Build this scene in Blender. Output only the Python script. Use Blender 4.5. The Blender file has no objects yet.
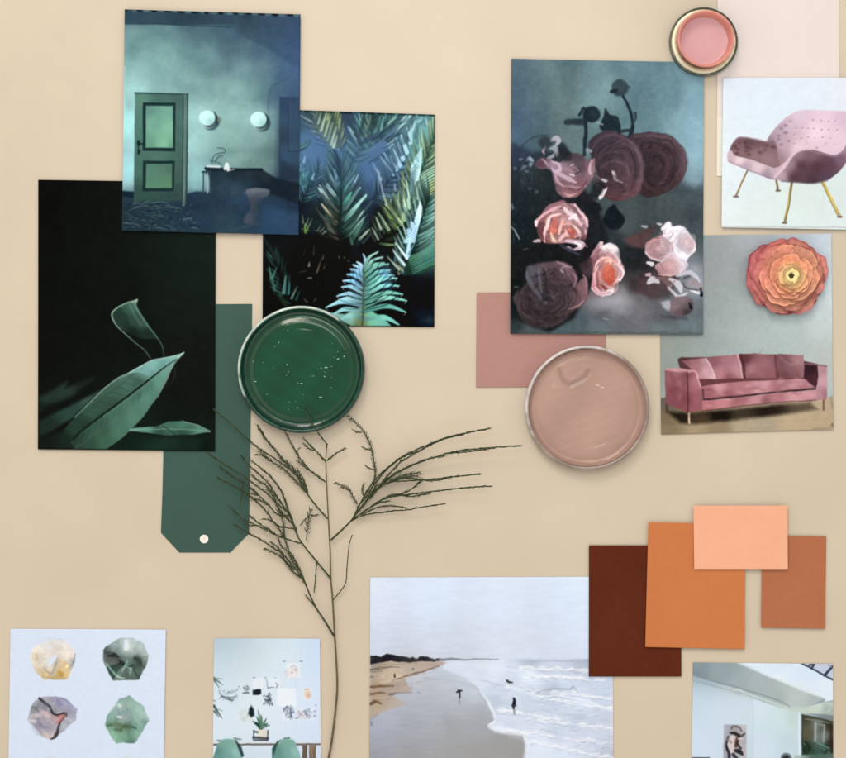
import bpy, bmesh, math, random
import numpy as np

# ----------------------------------------------------------------------------
# scene basics: one millimetre per photo pixel, board lying flat, seen from above
# ----------------------------------------------------------------------------
sc = bpy.context.scene
COL = sc.collection
MM = 0.001
CX, CY = 423.0, 379.0
CAM_H = 1.30
def W(x, y, z=0.0):
    """millimetre grid position on the board -> world metres"""
    return ((x - CX) * MM, (CY - y) * MM, z * MM)

def lin(c):
    c = np.asarray(c, dtype=float) / 255.0
    return np.where(c <= 0.04045, c / 12.92, ((np.clip(c, 0, None) + 0.055) / 1.055) ** 2.4)

def tag(o, label=None, cat=None, group=None, kind=None):
    if label: o['label'] = label
    if cat: o['category'] = cat
    if group: o['group'] = group
    if kind: o['kind'] = kind
    return o

def empty(name, loc):
    o = bpy.data.objects.new(name, None)
    o.empty_display_size = 0.01
    COL.objects.link(o); o.location = loc
    return o

# ----------------------------------------------------------------------------
# materials
# ----------------------------------------------------------------------------
def base_mat(name, color=(0.5, 0.5, 0.5), rough=0.5, spec=0.3, metal=0.0, bump=None, attr=None, coat=0.0,
             mottle=None):
    m = bpy.data.materials.new(name); m.use_nodes = True
    nt = m.node_tree; b = nt.nodes['Principled BSDF']
    b.inputs['Base Color'].default_value = (*color, 1)
    b.inputs['Roughness'].default_value = rough
    b.inputs['Specular IOR Level'].default_value = spec
    b.inputs['Metallic'].default_value = metal
    b.inputs['Coat Weight'].default_value = coat
    b.inputs['Coat Roughness'].default_value = 0.08
    tc = nt.nodes.new('ShaderNodeTexCoord')
    src = None
    if attr:
        a = nt.nodes.new('ShaderNodeAttribute'); a.attribute_name = attr
        src = a.outputs['Color']
    if mottle:
        scale, lo, hi = mottle
        n = nt.nodes.new('ShaderNodeTexNoise'); n.inputs['Scale'].default_value = scale
        n.inputs['Detail'].default_value = 5
        nt.links.new(tc.outputs['Object'], n.inputs['Vector'])
        mr = nt.nodes.new('ShaderNodeMapRange')
        mr.inputs['From Min'].default_value = 0.3; mr.inputs['From Max'].default_value = 0.7
        mr.inputs['To Min'].default_value = lo; mr.inputs['To Max'].default_value = hi
        nt.links.new(n.outputs['Fac'], mr.inputs['Value'])
        mx = nt.nodes.new('ShaderNodeMix'); mx.data_type = 'RGBA'; mx.blend_type = 'MULTIPLY'
        mx.inputs[0].default_value = 1.0
        if src: nt.links.new(src, mx.inputs[6])
        else: mx.inputs[6].default_value = (*color, 1)
        nt.links.new(mr.outputs['Result'], mx.inputs[7])
        src = mx.outputs[2]
    if src: nt.links.new(src, b.inputs['Base Color'])
    if bump:
        scale, strength, dist = bump
        n = nt.nodes.new('ShaderNodeTexNoise'); n.inputs['Scale'].default_value = scale
        n.inputs['Detail'].default_value = 4
        nt.links.new(tc.outputs['Object'], n.inputs['Vector'])
        bp = nt.nodes.new('ShaderNodeBump'); bp.inputs['Strength'].default_value = strength
        bp.inputs['Distance'].default_value = dist
        nt.links.new(n.outputs['Fac'], bp.inputs['Height'])
        nt.links.new(bp.outputs['Normal'], b.inputs['Normal'])
    return m

# ----------------------------------------------------------------------------
# a small painter: colours the points of a fine grid (the ink on a sheet)
# ----------------------------------------------------------------------------
def cat_rom(pts, n=8, closed=False):
    P = np.array(pts, float); k = len(P); out = []
    if k < 3: return P
    rng = range(k) if closed else range(k - 1)
    for i in rng:
        if closed: p0, p1, p2, p3 = P[(i-1) % k], P[i], P[(i+1) % k], P[(i+2) % k]
        else: p0, p1, p2, p3 = P[max(i-1, 0)], P[i], P[i+1], P[min(i+2, k-1)]
        t = np.linspace(0, 1, n, endpoint=False)[:, None]
        out.append(0.5*((2*p1)+(-p0+p2)*t+(2*p0-5*p1+4*p2-p3)*t**2+(-p0+3*p1-3*p2+p3)*t**3))
    if not closed: out.append(P[-1:])
    return np.concatenate(out)

class Painter:
    def __init__(s, X, Y, seed=1, warp=0.0, wscale=9.0):
        s.X, s.Y = X, Y; s.wk = 1.0; s.ghost = 0.0
        s.xs = X.mean(0); s.ys = Y.mean(1); s.rs = np.random.RandomState(seed+500)
        if warp:
            dx, dy = s.noise(wscale, warp, 3, add=False), s.noise(wscale, warp, 3, add=False)
            s.X, s.Y = X+dx, Y+dy
        s.img = np.zeros(X.shape + (3,)); s.rs = np.random.RandomState(seed)
        s.xs = X.mean(0); s.ys = Y.mean(1); s.o = (0., 0.); s.k = 1.0
    def zoom(s, ox, oy, k): s.o = (ox, oy); s.k = k; return s
    def T(s, pts): return np.array([(s.o[0]+p[0]/s.k, s.o[1]+p[1]/s.k) for p in pts], float)
    def win(s, x0, x1, y0, y1, m=5):
        m += 3
        i = np.searchsorted(s.xs, [x0-m, x1+m]); j = np.searchsorted(s.ys, [y0-m, y1+m])
        return slice(j[0], j[1]), slice(i[0], i[1])
    def put(s, sl, a, col):
        a = a[..., None]; s.img[sl] = s.img[sl]*(1-a) + np.asarray(col, float)*a
    def idw(s, X, Y, pts, p=3.0, e=3.4):
        num = np.zeros(X.shape+(3,)); den = np.zeros(X.shape)
        for x, y, c in pts:
            (x, y), = s.T([(x, y)])
            w = ((X-x)**2+(Y-y)**2+e*e)**(-p/2); num += w[..., None]*np.array(c, float); den += w
        return num/den[..., None]
    def color(s, col, X, Y):
        if isinstance(col, list): return s.idw(X, Y, col)
        return col
    def fill(s, col, p=3.0, e=6.0):
        s.img[:] = s.idw(s.X, s.Y, col, p, e) if isinstance(col, list) else col
    def poly(s, pts, col, f=0.8, a=1.0, smooth=0):
        P = s.T(pts)
        if smooth: P = cat_rom(P, smooth, True)
        sl = s.win(P[:, 0].min(), P[:, 0].max(), P[:, 1].min(), P[:, 1].max(), 5+2*f)
        X, Y = s.X[sl], s.Y[sl]
        if X.size == 0: return
        ins = np.zeros(X.shape, bool); d = np.full(X.shape, 1e9); n = len(P)
        for i in range(n):
            x1, y1 = P[i]; x2, y2 = P[(i+1) % n]
            dx, dy = x2-x1, y2-y1
            if abs(dy) > 1e-9:
                ins ^= ((y1 > Y) != (y2 > Y)) & (X < dx*(Y-y1)/dy + x1)
            t = np.clip(((X-x1)*dx+(Y-y1)*dy)/(dx*dx+dy*dy+1e-12), 0, 1)
            d = np.minimum(d, (X-x1-t*dx)**2+(Y-y1-t*dy)**2)
        d = np.sqrt(d)*np.where(ins, 1, -1)
        al = np.clip(0.5+d/(2*f), 0, 1); al = al*al*(3-2*al)*a
        s.put(sl, al, s.color(col, X, Y))
    def line(s, pts, w, col, f=0.6, a=1.0, smooth=6):
        """tapered stroke; w: width or list along the stroke; col: colour or list of colours along it"""
        P = s.T(pts)
        if smooth and len(P) > 2: P = cat_rom(P, smooth)
        n = len(P); tt = np.linspace(0, 1, n)
        if s.ghost:
            g, s.ghost = s.ghost, 0.0; d = P[-1]-P[0]; nn = np.array((-d[1], d[0]))/(np.hypot(*d)+1e-9)*np.max(w)*s.wk*.95
            c2 = np.array(col, float); c2 = (c2.mean(0) if c2.ndim == 2 else c2)*np.array((.42,.46,.5))
            for sg in (-1, 1):
                q = s.k; sh = [((x-s.o[0])*q+sg*nn[0], (y-s.o[1])*q+sg*nn[1]) for x, y in P]
                s.line(sh, w, tuple(c2), f, a*.75, 0)
            s.ghost = g
        w = np.atleast_1d(np.array(w, float))*s.wk/s.k/2
        ww = np.interp(tt, np.linspace(0, 1, len(w)), w) if len(w) > 1 else np.full(n, w[0])
        m = ww.max()
        sl = s.win(P[:, 0].min()-m, P[:, 0].max()+m, P[:, 1].min()-m, P[:, 1].max()+m, 4+f)
        X, Y = s.X[sl], s.Y[sl]
        if X.size == 0: return
        best = np.full(X.shape, -1e9); bt = np.zeros(X.shape)
        for i in range(n-1):
            x1, y1 = P[i]; dx, dy = P[i+1]-P[i]
            t = np.clip(((X-x1)*dx+(Y-y1)*dy)/(dx*dx+dy*dy+1e-12), 0, 1)
            d = np.sqrt((X-x1-t*dx)**2+(Y-y1-t*dy)**2)
            v = (ww[i]+(ww[i+1]-ww[i])*t)-d
            u = v > best; best = np.where(u, v, best); bt = np.where(u, tt[i]+(tt[i+1]-tt[i])*t, bt)
        al = np.clip(0.5+best/(2*f), 0, 1); al = al*al*(3-2*al)*a
        c = np.array(col, float)
        if c.ndim == 2:
            g = np.linspace(0, 1, len(c))
            c = np.stack([np.interp(bt, g, c[:, q]) for q in range(3)], -1)
        s.put(sl, al, c)
    def ell(s, cx, cy, rx, ry, col, f=0.7, a=1.0, rot=0):
        (cx_, cy_), = s.T([(cx, cy)]); rx /= s.k; ry /= s.k; m = max(rx, ry)
        sl = s.win(cx_-m, cx_+m, cy_-m, cy_+m, 4+f); X, Y = s.X[sl]-cx_, s.Y[sl]-cy_
        if X.size == 0: return
        c, q = math.cos(rot), math.sin(rot); U, V = X*c+Y*q, -X*q+Y*c
        r = np.sqrt((U/rx)**2+(V/ry)**2)+1e-9
        d = (1-r)*np.sqrt(U*U+V*V)/r if False else (1-r)*min(rx, ry)
        al = np.clip(0.5+d/(2*f), 0, 1); al = al*al*(3-2*al)*a
        s.put(sl, al, s.color(col, s.X[sl], s.Y[sl]))
    def soft(s, cx, cy, rx, ry, col, a=1.0, rot=0):
        (cx_, cy_), = s.T([(cx, cy)]); rx /= s.k; ry /= s.k; m = 2.2*max(rx, ry)
        sl = s.win(cx_-m, cx_+m, cy_-m, cy_+m); X, Y = s.X[sl]-cx_, s.Y[sl]-cy_
        if X.size == 0: return
        c, q = math.cos(rot), math.sin(rot); U, V = X*c+Y*q, -X*q+Y*c
        s.put(sl, a*np.exp(-((U/rx)**2+(V/ry)**2)), col)
    def noise(s, scale, amp, oct=3, sx=1.0, sy=1.0, add=True):
        """fractal value noise, +-amp (0-255 units) added to the ink"""
        out = np.zeros(s.X.shape); am = 1.0; tot = 0
        for o in range(oct):
            k = scale/(2**o); U = (s.X-s.xs[0]+50)/(k*sx); V = (s.Y-s.ys[0]+50)/(k*sy)
            R = s.rs.rand(int(V.max())+3, int(U.max())+3)*2-1
            i, j = np.floor(U).astype(int), np.floor(V).astype(int); fu, fv = U-i, V-j
            fu = fu*fu*(3-2*fu); fv = fv*fv*(3-2*fv)
            out += am*((R[j, i]*(1-fu)+R[j, i+1]*fu)*(1-fv)+(R[j+1, i]*(1-fu)+R[j+1, i+1]*fu)*fv)
            tot += am; am *= 0.6
        out = out/tot*amp
        if add: s.img += out[..., None]
        return out
    def mul(s, n): s.img *= (1+n[..., None])
    def tone(s, desat=0.0, gain=(1, 1, 1), contrast=1.0, pivot=70, pale=(1, 1, 1)):
        L = (s.img*np.array((.3, .59, .11))).sum(-1, keepdims=True)
        k = np.clip((236-L)/60, 0, 1)
        s.img = s.img+(L-s.img)*desat*k
        s.img = s.img*(1+(np.array(gain)-1)*k)
        s.img = np.clip((s.img-pivot)*contrast+pivot, 4, 255) if contrast != 1 else s.img
        s.img = s.img*(1+(np.array(pale)-1)*np.clip((L-165)/45, 0, 1))
    def blur(s, sig):
        r = sig/STEP; n = int(3*r)+1; k = np.exp(-(np.arange(-n, n+1)/r)**2/2); k /= k.sum()
        P = np.pad(s.img, ((n, n), (n, n), (0, 0)), 'edge'); h, w = s.X.shape
        P = sum(k[i]*P[i:i+h] for i in range(2*n+1)); s.img = sum(k[i]*P[:, i:i+w] for i in range(2*n+1))
    def grain(s, amp):
        s.img += s.rs.normal(0, amp, s.X.shape)[..., None]
    def jit(s, c, a=8): return tuple(np.clip(np.array(c, float)+s.rs.normal(0, a, 3)*0.5+s.rs.normal(0, a), 0, 255))

# ----------------------------------------------------------------------------
# a sheet of paper: fine grid with a thickness, ink as a point colour
# ----------------------------------------------------------------------------
STEP = 0.62
WARP = {'pic_roses': (1.5, 10), 'pic_palm': (.35, 12), 'pic_stones': (1.2, 7), 'pic_leaf': (.5, 14), 'pic_room': (.3, 14), 'pic_beach': (.9, 6), 'pic_sofa': (.6, 9), 'pic_chair': (.5, 10), 'pic_office': (.5, 6), 'pic_house': (.4, 9)}
TONE = {'pic_roses': (.24, (.98, .965, 1.01), 1.06, 74), 'pic_palm': (.26, (.98, 1, .99), 1.28, 58), 'pic_stones': (.30, (1, 1, 1), 1, 70, (1.06, 1.025, 1.0)), 'pic_leaf': (.2, (.90, .89, .89)), 'pic_room': (.34, (.95, .96, .97), 1.06, 110), 'pic_beach': (.35, (1, 1, 1), 1, 70, (1.06, 1.025, 1.0)), 'pic_sofa': (.2, (1.0, .965, .965), 1.06, 120), 'pic_chair': (.18, (.99, .97, .94), 1, 70, (1.06, 1.025, 1.0)), 'pic_office': (.2, (1, 1, 1), 1.04, 150, (1.06, 1.025, 1.0)), 'pic_house': (.12, (1, 1, 1), 1.04, 140, (1.06, 1.025, 1.0))}
def sheet(name, quad, z0, paint, mat, curl=None, thick=0.3, seed=1, expo=1.0, edge=(225, 222, 215), holes=None):
    (ax, ay), (bx, by), (cx, cy), (dx, dy) = quad      # TL TR BR BL
    nx = int(math.hypot(bx-ax, by-ay)/STEP)+2; ny = int(math.hypot(dx-ax, dy-ay)/STEP)+2
    u = np.linspace(0, 1, nx)[None, :]; v = np.linspace(0, 1, ny)[:, None]
    X = (ax*(1-u)+bx*u)*(1-v)+(dx*(1-u)+cx*u)*v
    Y = (ay*(1-u)+by*u)*(1-v)+(dy*(1-u)+cy*u)*v
    wp = WARP.get(paint.__name__, (0, 9)); p = Painter(X, Y, seed, *wp); paint(p)
    t = TONE.get(paint.__name__)
    if t: p.tone(*t)
    img = np.clip(p.img, 0, 255)
    Z = np.full(X.shape, float(z0))+thick
    UU, VV = u+0*v, v+0*u
    if curl: Z = Z+curl(UU, VV)
    co = np.stack([(X-CX)*MM, (CY-Y)*MM, Z*MM], -1).reshape(-1, 3)
    rgb = np.clip(lin(img)/expo-.0032, 0.0006, 0.95).reshape(-1, 3)
    idx = np.arange(nx*ny).reshape(ny, nx)
    quads = np.stack([idx[1:, :-1], idx[1:, 1:], idx[:-1, 1:], idx[:-1, :-1]], -1).reshape(-1, 4)
    ring = np.concatenate([idx[0, :-1], idx[:-1, -1], idx[-1, :0:-1], idx[:0:-1, 0]])
    low = co[ring].copy(); low[:, 2] -= thick*MM
    nb = len(ring); off = nx*ny
    nxt = np.roll(np.arange(nb), -1)
    side = np.stack([ring, ring[nxt], off+nxt, off+np.arange(nb)], -1)
    cols = np.concatenate([rgb, np.tile(lin(edge)/1.2, (nb, 1))*0.5+0.5*rgb[ring]])
    verts = np.concatenate([co, low]); faces = np.concatenate([quads, side])
    me = bpy.data.meshes.new(name)
    me.vertices.add(len(verts)); me.vertices.foreach_set('co', verts.ravel())
    nl = len(faces)*4
    me.loops.add(nl); me.polygons.add(len(faces))
    me.loops.foreach_set('vertex_index', faces.ravel().astype(np.int32))
    st = (np.arange(len(faces))*4).astype(np.int32)
    me.polygons.foreach_set('loop_start', st)
    me.update(calc_edges=True); me.validate()
    at = me.color_attributes.new('ink', 'FLOAT_COLOR', 'POINT')
    at.data.foreach_set('color', np.concatenate([cols, np.ones((len(cols), 1))], 1).astype(np.float32).ravel())
    me.materials.append(mat)
    if curl: me.polygons.foreach_set('use_smooth', np.concatenate([np.ones(len(quads), bool), np.zeros(nb, bool)]))
    o = bpy.data.objects.new(name, me); COL.objects.link(o)
    return o

# ----------------------------------------------------------------------------
# mesh helpers
# ----------------------------------------------------------------------------
class MB:
    def __init__(s): s.v, s.f, s.m, s.c = [], [], [], []
    def add(s, verts, faces, mi=0, cols=None):
        o = len(s.v); s.v += [tuple(v) for v in verts]; s.f += [tuple(o+i for i in f) for f in faces]
        s.m += [mi]*len(faces)
        s.c += list(cols) if cols is not None else [(0.5, 0.5, 0.5)]*len(verts)
    def build(s, name, mats, parent=None, smooth=True, loc=None, attr=None):
        me = bpy.data.meshes.new(name); me.from_pydata(s.v, [], s.f)
        if not isinstance(mats, (list, tuple)): mats = [mats]
        for m in mats: me.materials.append(m)
        me.polygons.foreach_set('material_index', s.m)
        me.polygons.foreach_set('use_smooth', [smooth]*len(s.f))
        if attr:
            at = me.color_attributes.new(attr, 'FLOAT_COLOR', 'POINT')
            at.data.foreach_set('color', np.array([(*c, 1) for c in s.c], np.float32).ravel())
        me.update()
        o = bpy.data.objects.new(name, me); COL.objects.link(o)
        if parent: o.parent = parent
        if loc: o.location = loc
        return o
    def lathe(s, prof, n=160, mi=0, cols=None, wob=None):
        """prof: (r, z) in metres, from outside bottom inwards"""
        vs, cs, fs = [], [], []
        for j, (r, z) in enumerate(prof):
            for i in range(n):
                a = 2*math.pi*i/n
                rr, zz = (wob(r, z, a) if wob else (r, z))
                vs.append((rr*math.cos(a), rr*math.sin(a), zz)); cs.append(cols[j] if cols else (0.5,)*3)
        for j in range(len(prof)-1):
            for i in range(n):
                k = (i+1) % n
                fs.append((j*n+i, j*n+k, (j+1)*n+k, (j+1)*n+i))
        s.add(vs, fs, mi, cs)
    def tube(s, pts, radii, n=6, mi=0):
        P = np.array(pts, float); k = len(P); vs, fs = [], []
        for i in range(k):
            d = P[min(i+1, k-1)]-P[max(i-1, 0)]; d /= np.linalg.norm(d)+1e-12
            up = np.array((0, 0, 1.0)) if abs(d[2]) < 0.9 else np.array((1.0, 0, 0))
            a = np.cross(d, up); a /= np.linalg.norm(a); b = np.cross(a, d)
            for q in range(n):
                t = 2*math.pi*q/n
                vs.append(P[i]+radii[i]*(math.cos(t)*a+math.sin(t)*b))
        for i in range(k-1):
            for q in range(n):
                r = (q+1) % n
                fs.append((i*n+q, i*n+r, (i+1)*n+r, (i+1)*n+q))
        fs.append(tuple(range(n-1, -1, -1))); fs.append(tuple((k-1)*n+q for q in range(n)))
        s.add(vs, fs, mi)
# ----------------------------------------------------------------------------
# the pictures on the prints
# ----------------------------------------------------------------------------
def pic_room(p):
    """old green-blue room with a panelled door, two wall lamps, a console and a stool"""
    p.zoom(120, 0, 4.453)
    o = 356.3                                         # the lower view starts 80 px further down
    p.fill([(60,80,(45,80,105)),(300,80,(40,70,95)),(560,80,(38,68,95)),(780,80,(45,78,120)),
      (60,150,(100,158,162)),(200,150,(86,140,150)),(350,150,(70,115,135)),(500,150,(52,92,122)),(650,130,(48,85,118)),(780,140,(46,82,130)),
      (60,230,(108,172,176)),(200,230,(100,165,168)),(340,230,(84,140,150)),(480,230,(66,108,130)),(600,240,(60,100,128)),(700,240,(55,96,134)),(785,240,(52,92,148)),
      (60,300,(122,188,192)),(200,290,(116,180,184)),(390,260,(88,145,155)),(450,310,(78,126,142)),(550,310,(95,150,165)),(650,310,(82,128,150)),(720,320,(56,100,150)),(785,310,(50,92,152)),
      (60,400,(140,208,214)),(350,390,(122,182,188)),(440,380,(112,172,175)),(520,400,(118,178,180)),(590,420,(100,160,165)),(650,400,(86,140,155)),(700,420,(58,98,140)),(780,420,(42,76,125)),
      (40,200+o,(152,226,236)),(40,400+o,(152,226,240)),(330,150+o,(135,200,205)),(330,280+o,(138,205,208)),(500,150+o,(128,192,190)),(500,260+o,(122,185,182)),(620,280+o,(106,162,162)),(690,180+o,(80,130,146)),
      (340,430+o,(130,205,215)),(340,480+o,(120,195,205)),(520,330+o,(118,176,172)),(650,340+o,(88,136,138)),(690,330+o,(70,110,122)),(600,370+o,(95,145,145)),
      (100,600+o,(32,62,84)),(60,640+o,(34,66,84)),(330,560+o,(34,66,95)),(350,620+o,(36,76,112)),(500,600+o,(42,84,122)),(500,650+o,(46,88,120)),(700,640+o,(44,92,150)),(780,600+o,(46,90,148)),(420,660+o,(50,90,118)),
      (200,520+o,(40,80,90)),(350,530+o,(40,62,90)),(760,470+o,(20,38,62)),(760,540+o,(22,40,62))], p=3.2, e=9)  # upper-right blue includes lamp sheen on the paper, painted into the ink
    p.noise(34, 9, 4); p.noise(16, 8, 4)
    for i in range(26):
        x, y = p.rs.uniform(40,680), p.rs.uniform(130,820); p.soft(x, y, p.rs.uniform(20,60), p.rs.uniform(12,40), (44,84,104) if y < 400 or x > 500 else (90,150,150), p.rs.uniform(.08,.22))
    # ceiling strip and its border
    p.poly([(20,30),(510,68),(510,112),(340,118),(20,108)], [(40,80,(40,74,98)),(300,90,(36,66,90)),(500,90,(40,72,100))], f=1.6, a=.9)
    p.line([(20,110),(200,112),(340,120),(500,125)], [5,5,4,3], (30,58,78), f=.8, a=.8)
    p.poly([(510,85),(805,68),(810,320),(700,240),(590,180),(510,125)], [(560,110,(44,76,100)),(700,120,(45,78,112)),(790,200,(46,82,140))], f=3.5, a=.55)
    p.line([(510,125),(590,180),(700,240),(770,290)], 4, (44,78,105), f=1, a=.45)
    p.line([(330,130),(420,170),(500,230)], 50, (58,96,122), f=10, a=.3)
    # right-hand wall corner and dark door panel
    p.poly([(660,470),(668,400),(700,370),(800,330),(805,600+o),(690,440+o),(700,90+o)], [(720,400,(58,100,140)),(720,300+o,(45,72,98)),(780,380,(54,96,150))], f=3, a=.5)
    p.line([(662,520),(664,430),(690,380),(760,345)], 7, (50,88,124), f=1.2, a=.6)
    p.poly([(712,78+o),(800,78+o),(800,440+o),(708,450+o)], [(750,100+o,(38,70,116)),(780,200+o,(42,78,122)),(740,250+o,(36,64,94)),(760,330+o,(42,80,118)),(740,420+o,(30,52,80))], f=1)
    p.poly([(752,100+o),(792,100+o),(792,325+o),(752,325+o)], (44,80,116), f=1.2, a=.55)
    p.line([(716,80+o),(711,440+o)], 8, (36,68,104), f=1, a=.8)
    p.line([(750,100+o),(750,320+o),(795,320+o)], 4, (28,52,84), f=.8, a=.7, smooth=0)
    # floor
    p.poly([(12,505+o),(300,510+o),(340,498+o),(800,520+o),(800,692+o),(10,672+o)],
      [(60,640+o,(30,58,76)),(150,560+o,(38,72,92)),(330,550+o,(30,60,90)),(360,620+o,(36,76,112)),(480,640+o,(48,92,122)),(560,590+o,(40,78,120)),(700,640+o,(44,94,152)),(780,620+o,(48,94,150)),(780,560+o,(30,58,92)),(420,530+o,(36,62,92))], f=1.4)
    p.poly([(12,495+o),(70,500+o),(70,530+o),(12,520+o)], (20,44,62), f=1.2)
    for i in range(150):
        x = p.rs.uniform(15,330); y = p.rs.uniform(548,668)+o
        if x > 180 and p.rs.rand() < .55: continue
        l = p.rs.uniform(8,34); q = p.rs.uniform(-.35,.45)
        c = p.jit((86,134,152) if p.rs.rand() < .6 else (16,38,54), 16)
        p.line([(x,y),(x+l*.5,y+l*q*.5-3),(x+l,y+l*q)], [2,5,2], c, f=.5, a=.55)
    p.line([(285,622+o),(318,618+o)], 5, (110,150,175), a=.8)
    for (a_, b_) in (((130,552),(215,548)),((40,585),(120,560)),((30,640),(90,650)),((200,570),(280,575)),((150,660),(215,670)),((205,650),(235,660))):
        p.line([(a_[0],a_[1]+o),((a_[0]+b_[0])/2,(a_[1]+b_[1])/2-4+o),(b_[0],b_[1]+o)], [2,6,2], (104,152,168), a=.6)
    p.line([(490,672+o),(560,655+o),(620,640+o)], 10, (70,110,130), f=2, a=.5)
    p.soft(700,600+o,70,40,(48,100,170),.5)
    # door
    p.poly([(69,58+o),(306,64+o),(300,560+o),(284,540+o),(64,544+o)],
      [(90,80+o,(74,138,122)),(90,200+o,(66,128,116)),(90,380+o,(58,114,104)),(90,520+o,(44,86,82)),(200,530+o,(44,86,82)),(270,80+o,(60,104,102)),(265,200+o,(60,106,104)),(265,400+o,(56,98,92)),(265,520+o,(44,82,84)),(180,80+o,(60,112,104)),(175,340+o,(62,118,106))], f=.9)
    p.line([(69,61+o),(304,67+o)], 7, (36,76,76), f=.7, a=.85)
    p.line([(292,70+o),(286,560+o)], 12, [(76,120,120),(84,128,124),(110,150,150)], f=.8, a=.8)
    p.line([(283,75+o),(280,540+o)], 4, (30,62,66), f=.6, a=.8)
    p.line([(303,66+o),(299,562+o)], 4, (26,58,62), f=.6, a=.85)
    p.poly([(104,103+o),(250,105+o),(247,320+o),(103,318+o)], (22,54,58), f=.7)
    p.poly([(118,118+o),(238,119+o),(238,304+o),(116,304+o)], [(130,130+o,(82,150,140)),(225,130+o,(92,168,150)),(150,200+o,(94,172,150)),(225,220+o,(104,190,158)),(130,290+o,(84,158,130)),(200,290+o,(104,192,156)),(235,295+o,(84,160,130))], f=.8)
    p.line([(116,117+o),(238,118+o)], 4, (44,92,90), f=.6, a=.7)
    p.poly([(105,362+o),(246,362+o),(243,498+o),(103,498+o)], (22,54,58), f=.7)
    p.poly([(119,376+o),(234,376+o),(233,483+o),(117,484+o)], [(130,390+o,(70,132,116)),(220,390+o,(66,118,100)),(140,470+o,(74,138,112)),(220,470+o,(74,138,104))], f=.8)
    p.ell(85,284+o,8,15,(18,48,54)); p.ell(86,322+o,7,12,(18,48,54)); p.line([(85,290+o),(104,286+o)],6,(18,48,54))
    p.line([(83,300+o),(83,335+o)],5,(24,56,60))
    # two wall lamps
    for (lx, ly) in ((390,172+o),(618,178+o)):
        p.soft(lx-10,ly-4,72,60,(160,225,228),.55)
        p.ell(lx+16,ly+16,38,38,(26,60,72),f=1.6,a=.85)
        p.ell(lx+8,ly+26,30,22,(190,232,235),f=1,a=.8)
        p.ell(lx+13,ly+14,34,31,(36,72,84),f=1.2,a=.8)
        p.ell(lx,ly,36,34,[(lx-15,ly-10,(196,244,244)),(lx+20,ly-20,(178,232,234)),(lx+20,ly+20,(140,205,212)),(lx-20,ly+25,(176,228,232))],f=.9)
        p.line([(lx+30,ly-28),(lx+42,ly-6),(lx+36,ly+18)],[3,7,4],(40,66,70),f=.7)
    p.ell(445,180+o,9,12,(100,130,110),f=1,a=.8)
    # console with things on it
    p.poly([(384,392+o),(630,398+o),(690,436+o),(800,462+o),(800,560+o),(660,500+o),(560,500+o),(540,525+o),(410,525+o),(398,430+o),(384,420+o)],
      [(400,400+o,(22,46,62)),(520,410+o,(26,48,64)),(460,470+o,(36,66,92)),(520,500+o,(40,74,104)),(640,420+o,(28,46,62)),(700,480+o,(22,38,56)),(780,520+o,(22,38,58)),(430,450+o,(34,58,78))], f=1.4)
    p.line([(384,396+o),(470,402+o),(632,402+o)], 12, (20,40,54), f=.9)
    for lx in (374,392,404): p.line([(lx,412+o),(lx-1,505+o)], 6, (38,72,88) if lx != 392 else (140,175,185), f=.6, a=.9)
    p.line([(370,412+o),(400,410+o)], 8, (40,66,84))
    p.line([(392,386+o),(444,388+o)], 10, (196,214,228), f=.7, a=.85)
    p.line([(470,398+o),(478,378+o),(484,402+o)], [12,16,14], (202,220,232), f=.8)
    p.line([(484,405+o),(510,400+o)], 5, (190,180,190), f=.7, a=.7)
    p.line([(412,372+o),(420,340+o),(440,330+o),(470,325+o),(462,308+o),(436,306+o)], 4, (40,76,84), f=.6, a=.8)
    p.line([(425,365+o),(440,345+o),(458,340+o)], 8, (60,96,102), f=.9, a=.7)
    p.line([(404,360+o),(450,375+o)], 8, (70,110,118), f=1, a=.6)
    p.soft(700,500+o,90,40,(18,34,54),.75)
    # stool
    p.poly([(566,492+o),(600,484+o),(660,490+o),(664,512+o),(640,530+o),(620,560+o),(625,590+o),(608,640+o),(570,644+o),(552,632+o),(560,606+o),(582,575+o),(574,530+o),(566,510+o)],
      [(580,500+o,(92,108,128)),(640,500+o,(78,94,116)),(590,540+o,(64,82,106)),(625,550+o,(46,68,96)),(575,620+o,(84,104,134)),(615,620+o,(54,84,122))], f=1.2, smooth=4)
    p.ell(615,494+o,48,9,(100,114,132),f=1,a=.6)
    # dark, bitten top edge
    for i in range(26):
        x = 28+i*30+p.rs.uniform(-7,7); y = 47+(x-25)*.031
        p.line([(x,y+2),(x+p.rs.uniform(9,19),y+3)], p.rs.uniform(8,13), p.jit((12,18,20) if i % 2 == 0 else (70,110,120),8), f=.7, a=.8)
    p.line([(22,300),(19,540),(16,640)], 5, (170,230,240), f=.9, a=.5)
    p.line([(802,70),(800,300+o)], 6, (34,66,104), f=.9, a=.6)
    m = np.clip((p.Y-190)/18, 0, 1)[..., None]*np.clip((p.img[..., 2:]-60)/60, 0, 1); p.img *= 1-.24*m*np.array((1, .95, 1.0))
    p.noise(5, 4, 2); p.grain(1.8)

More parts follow.
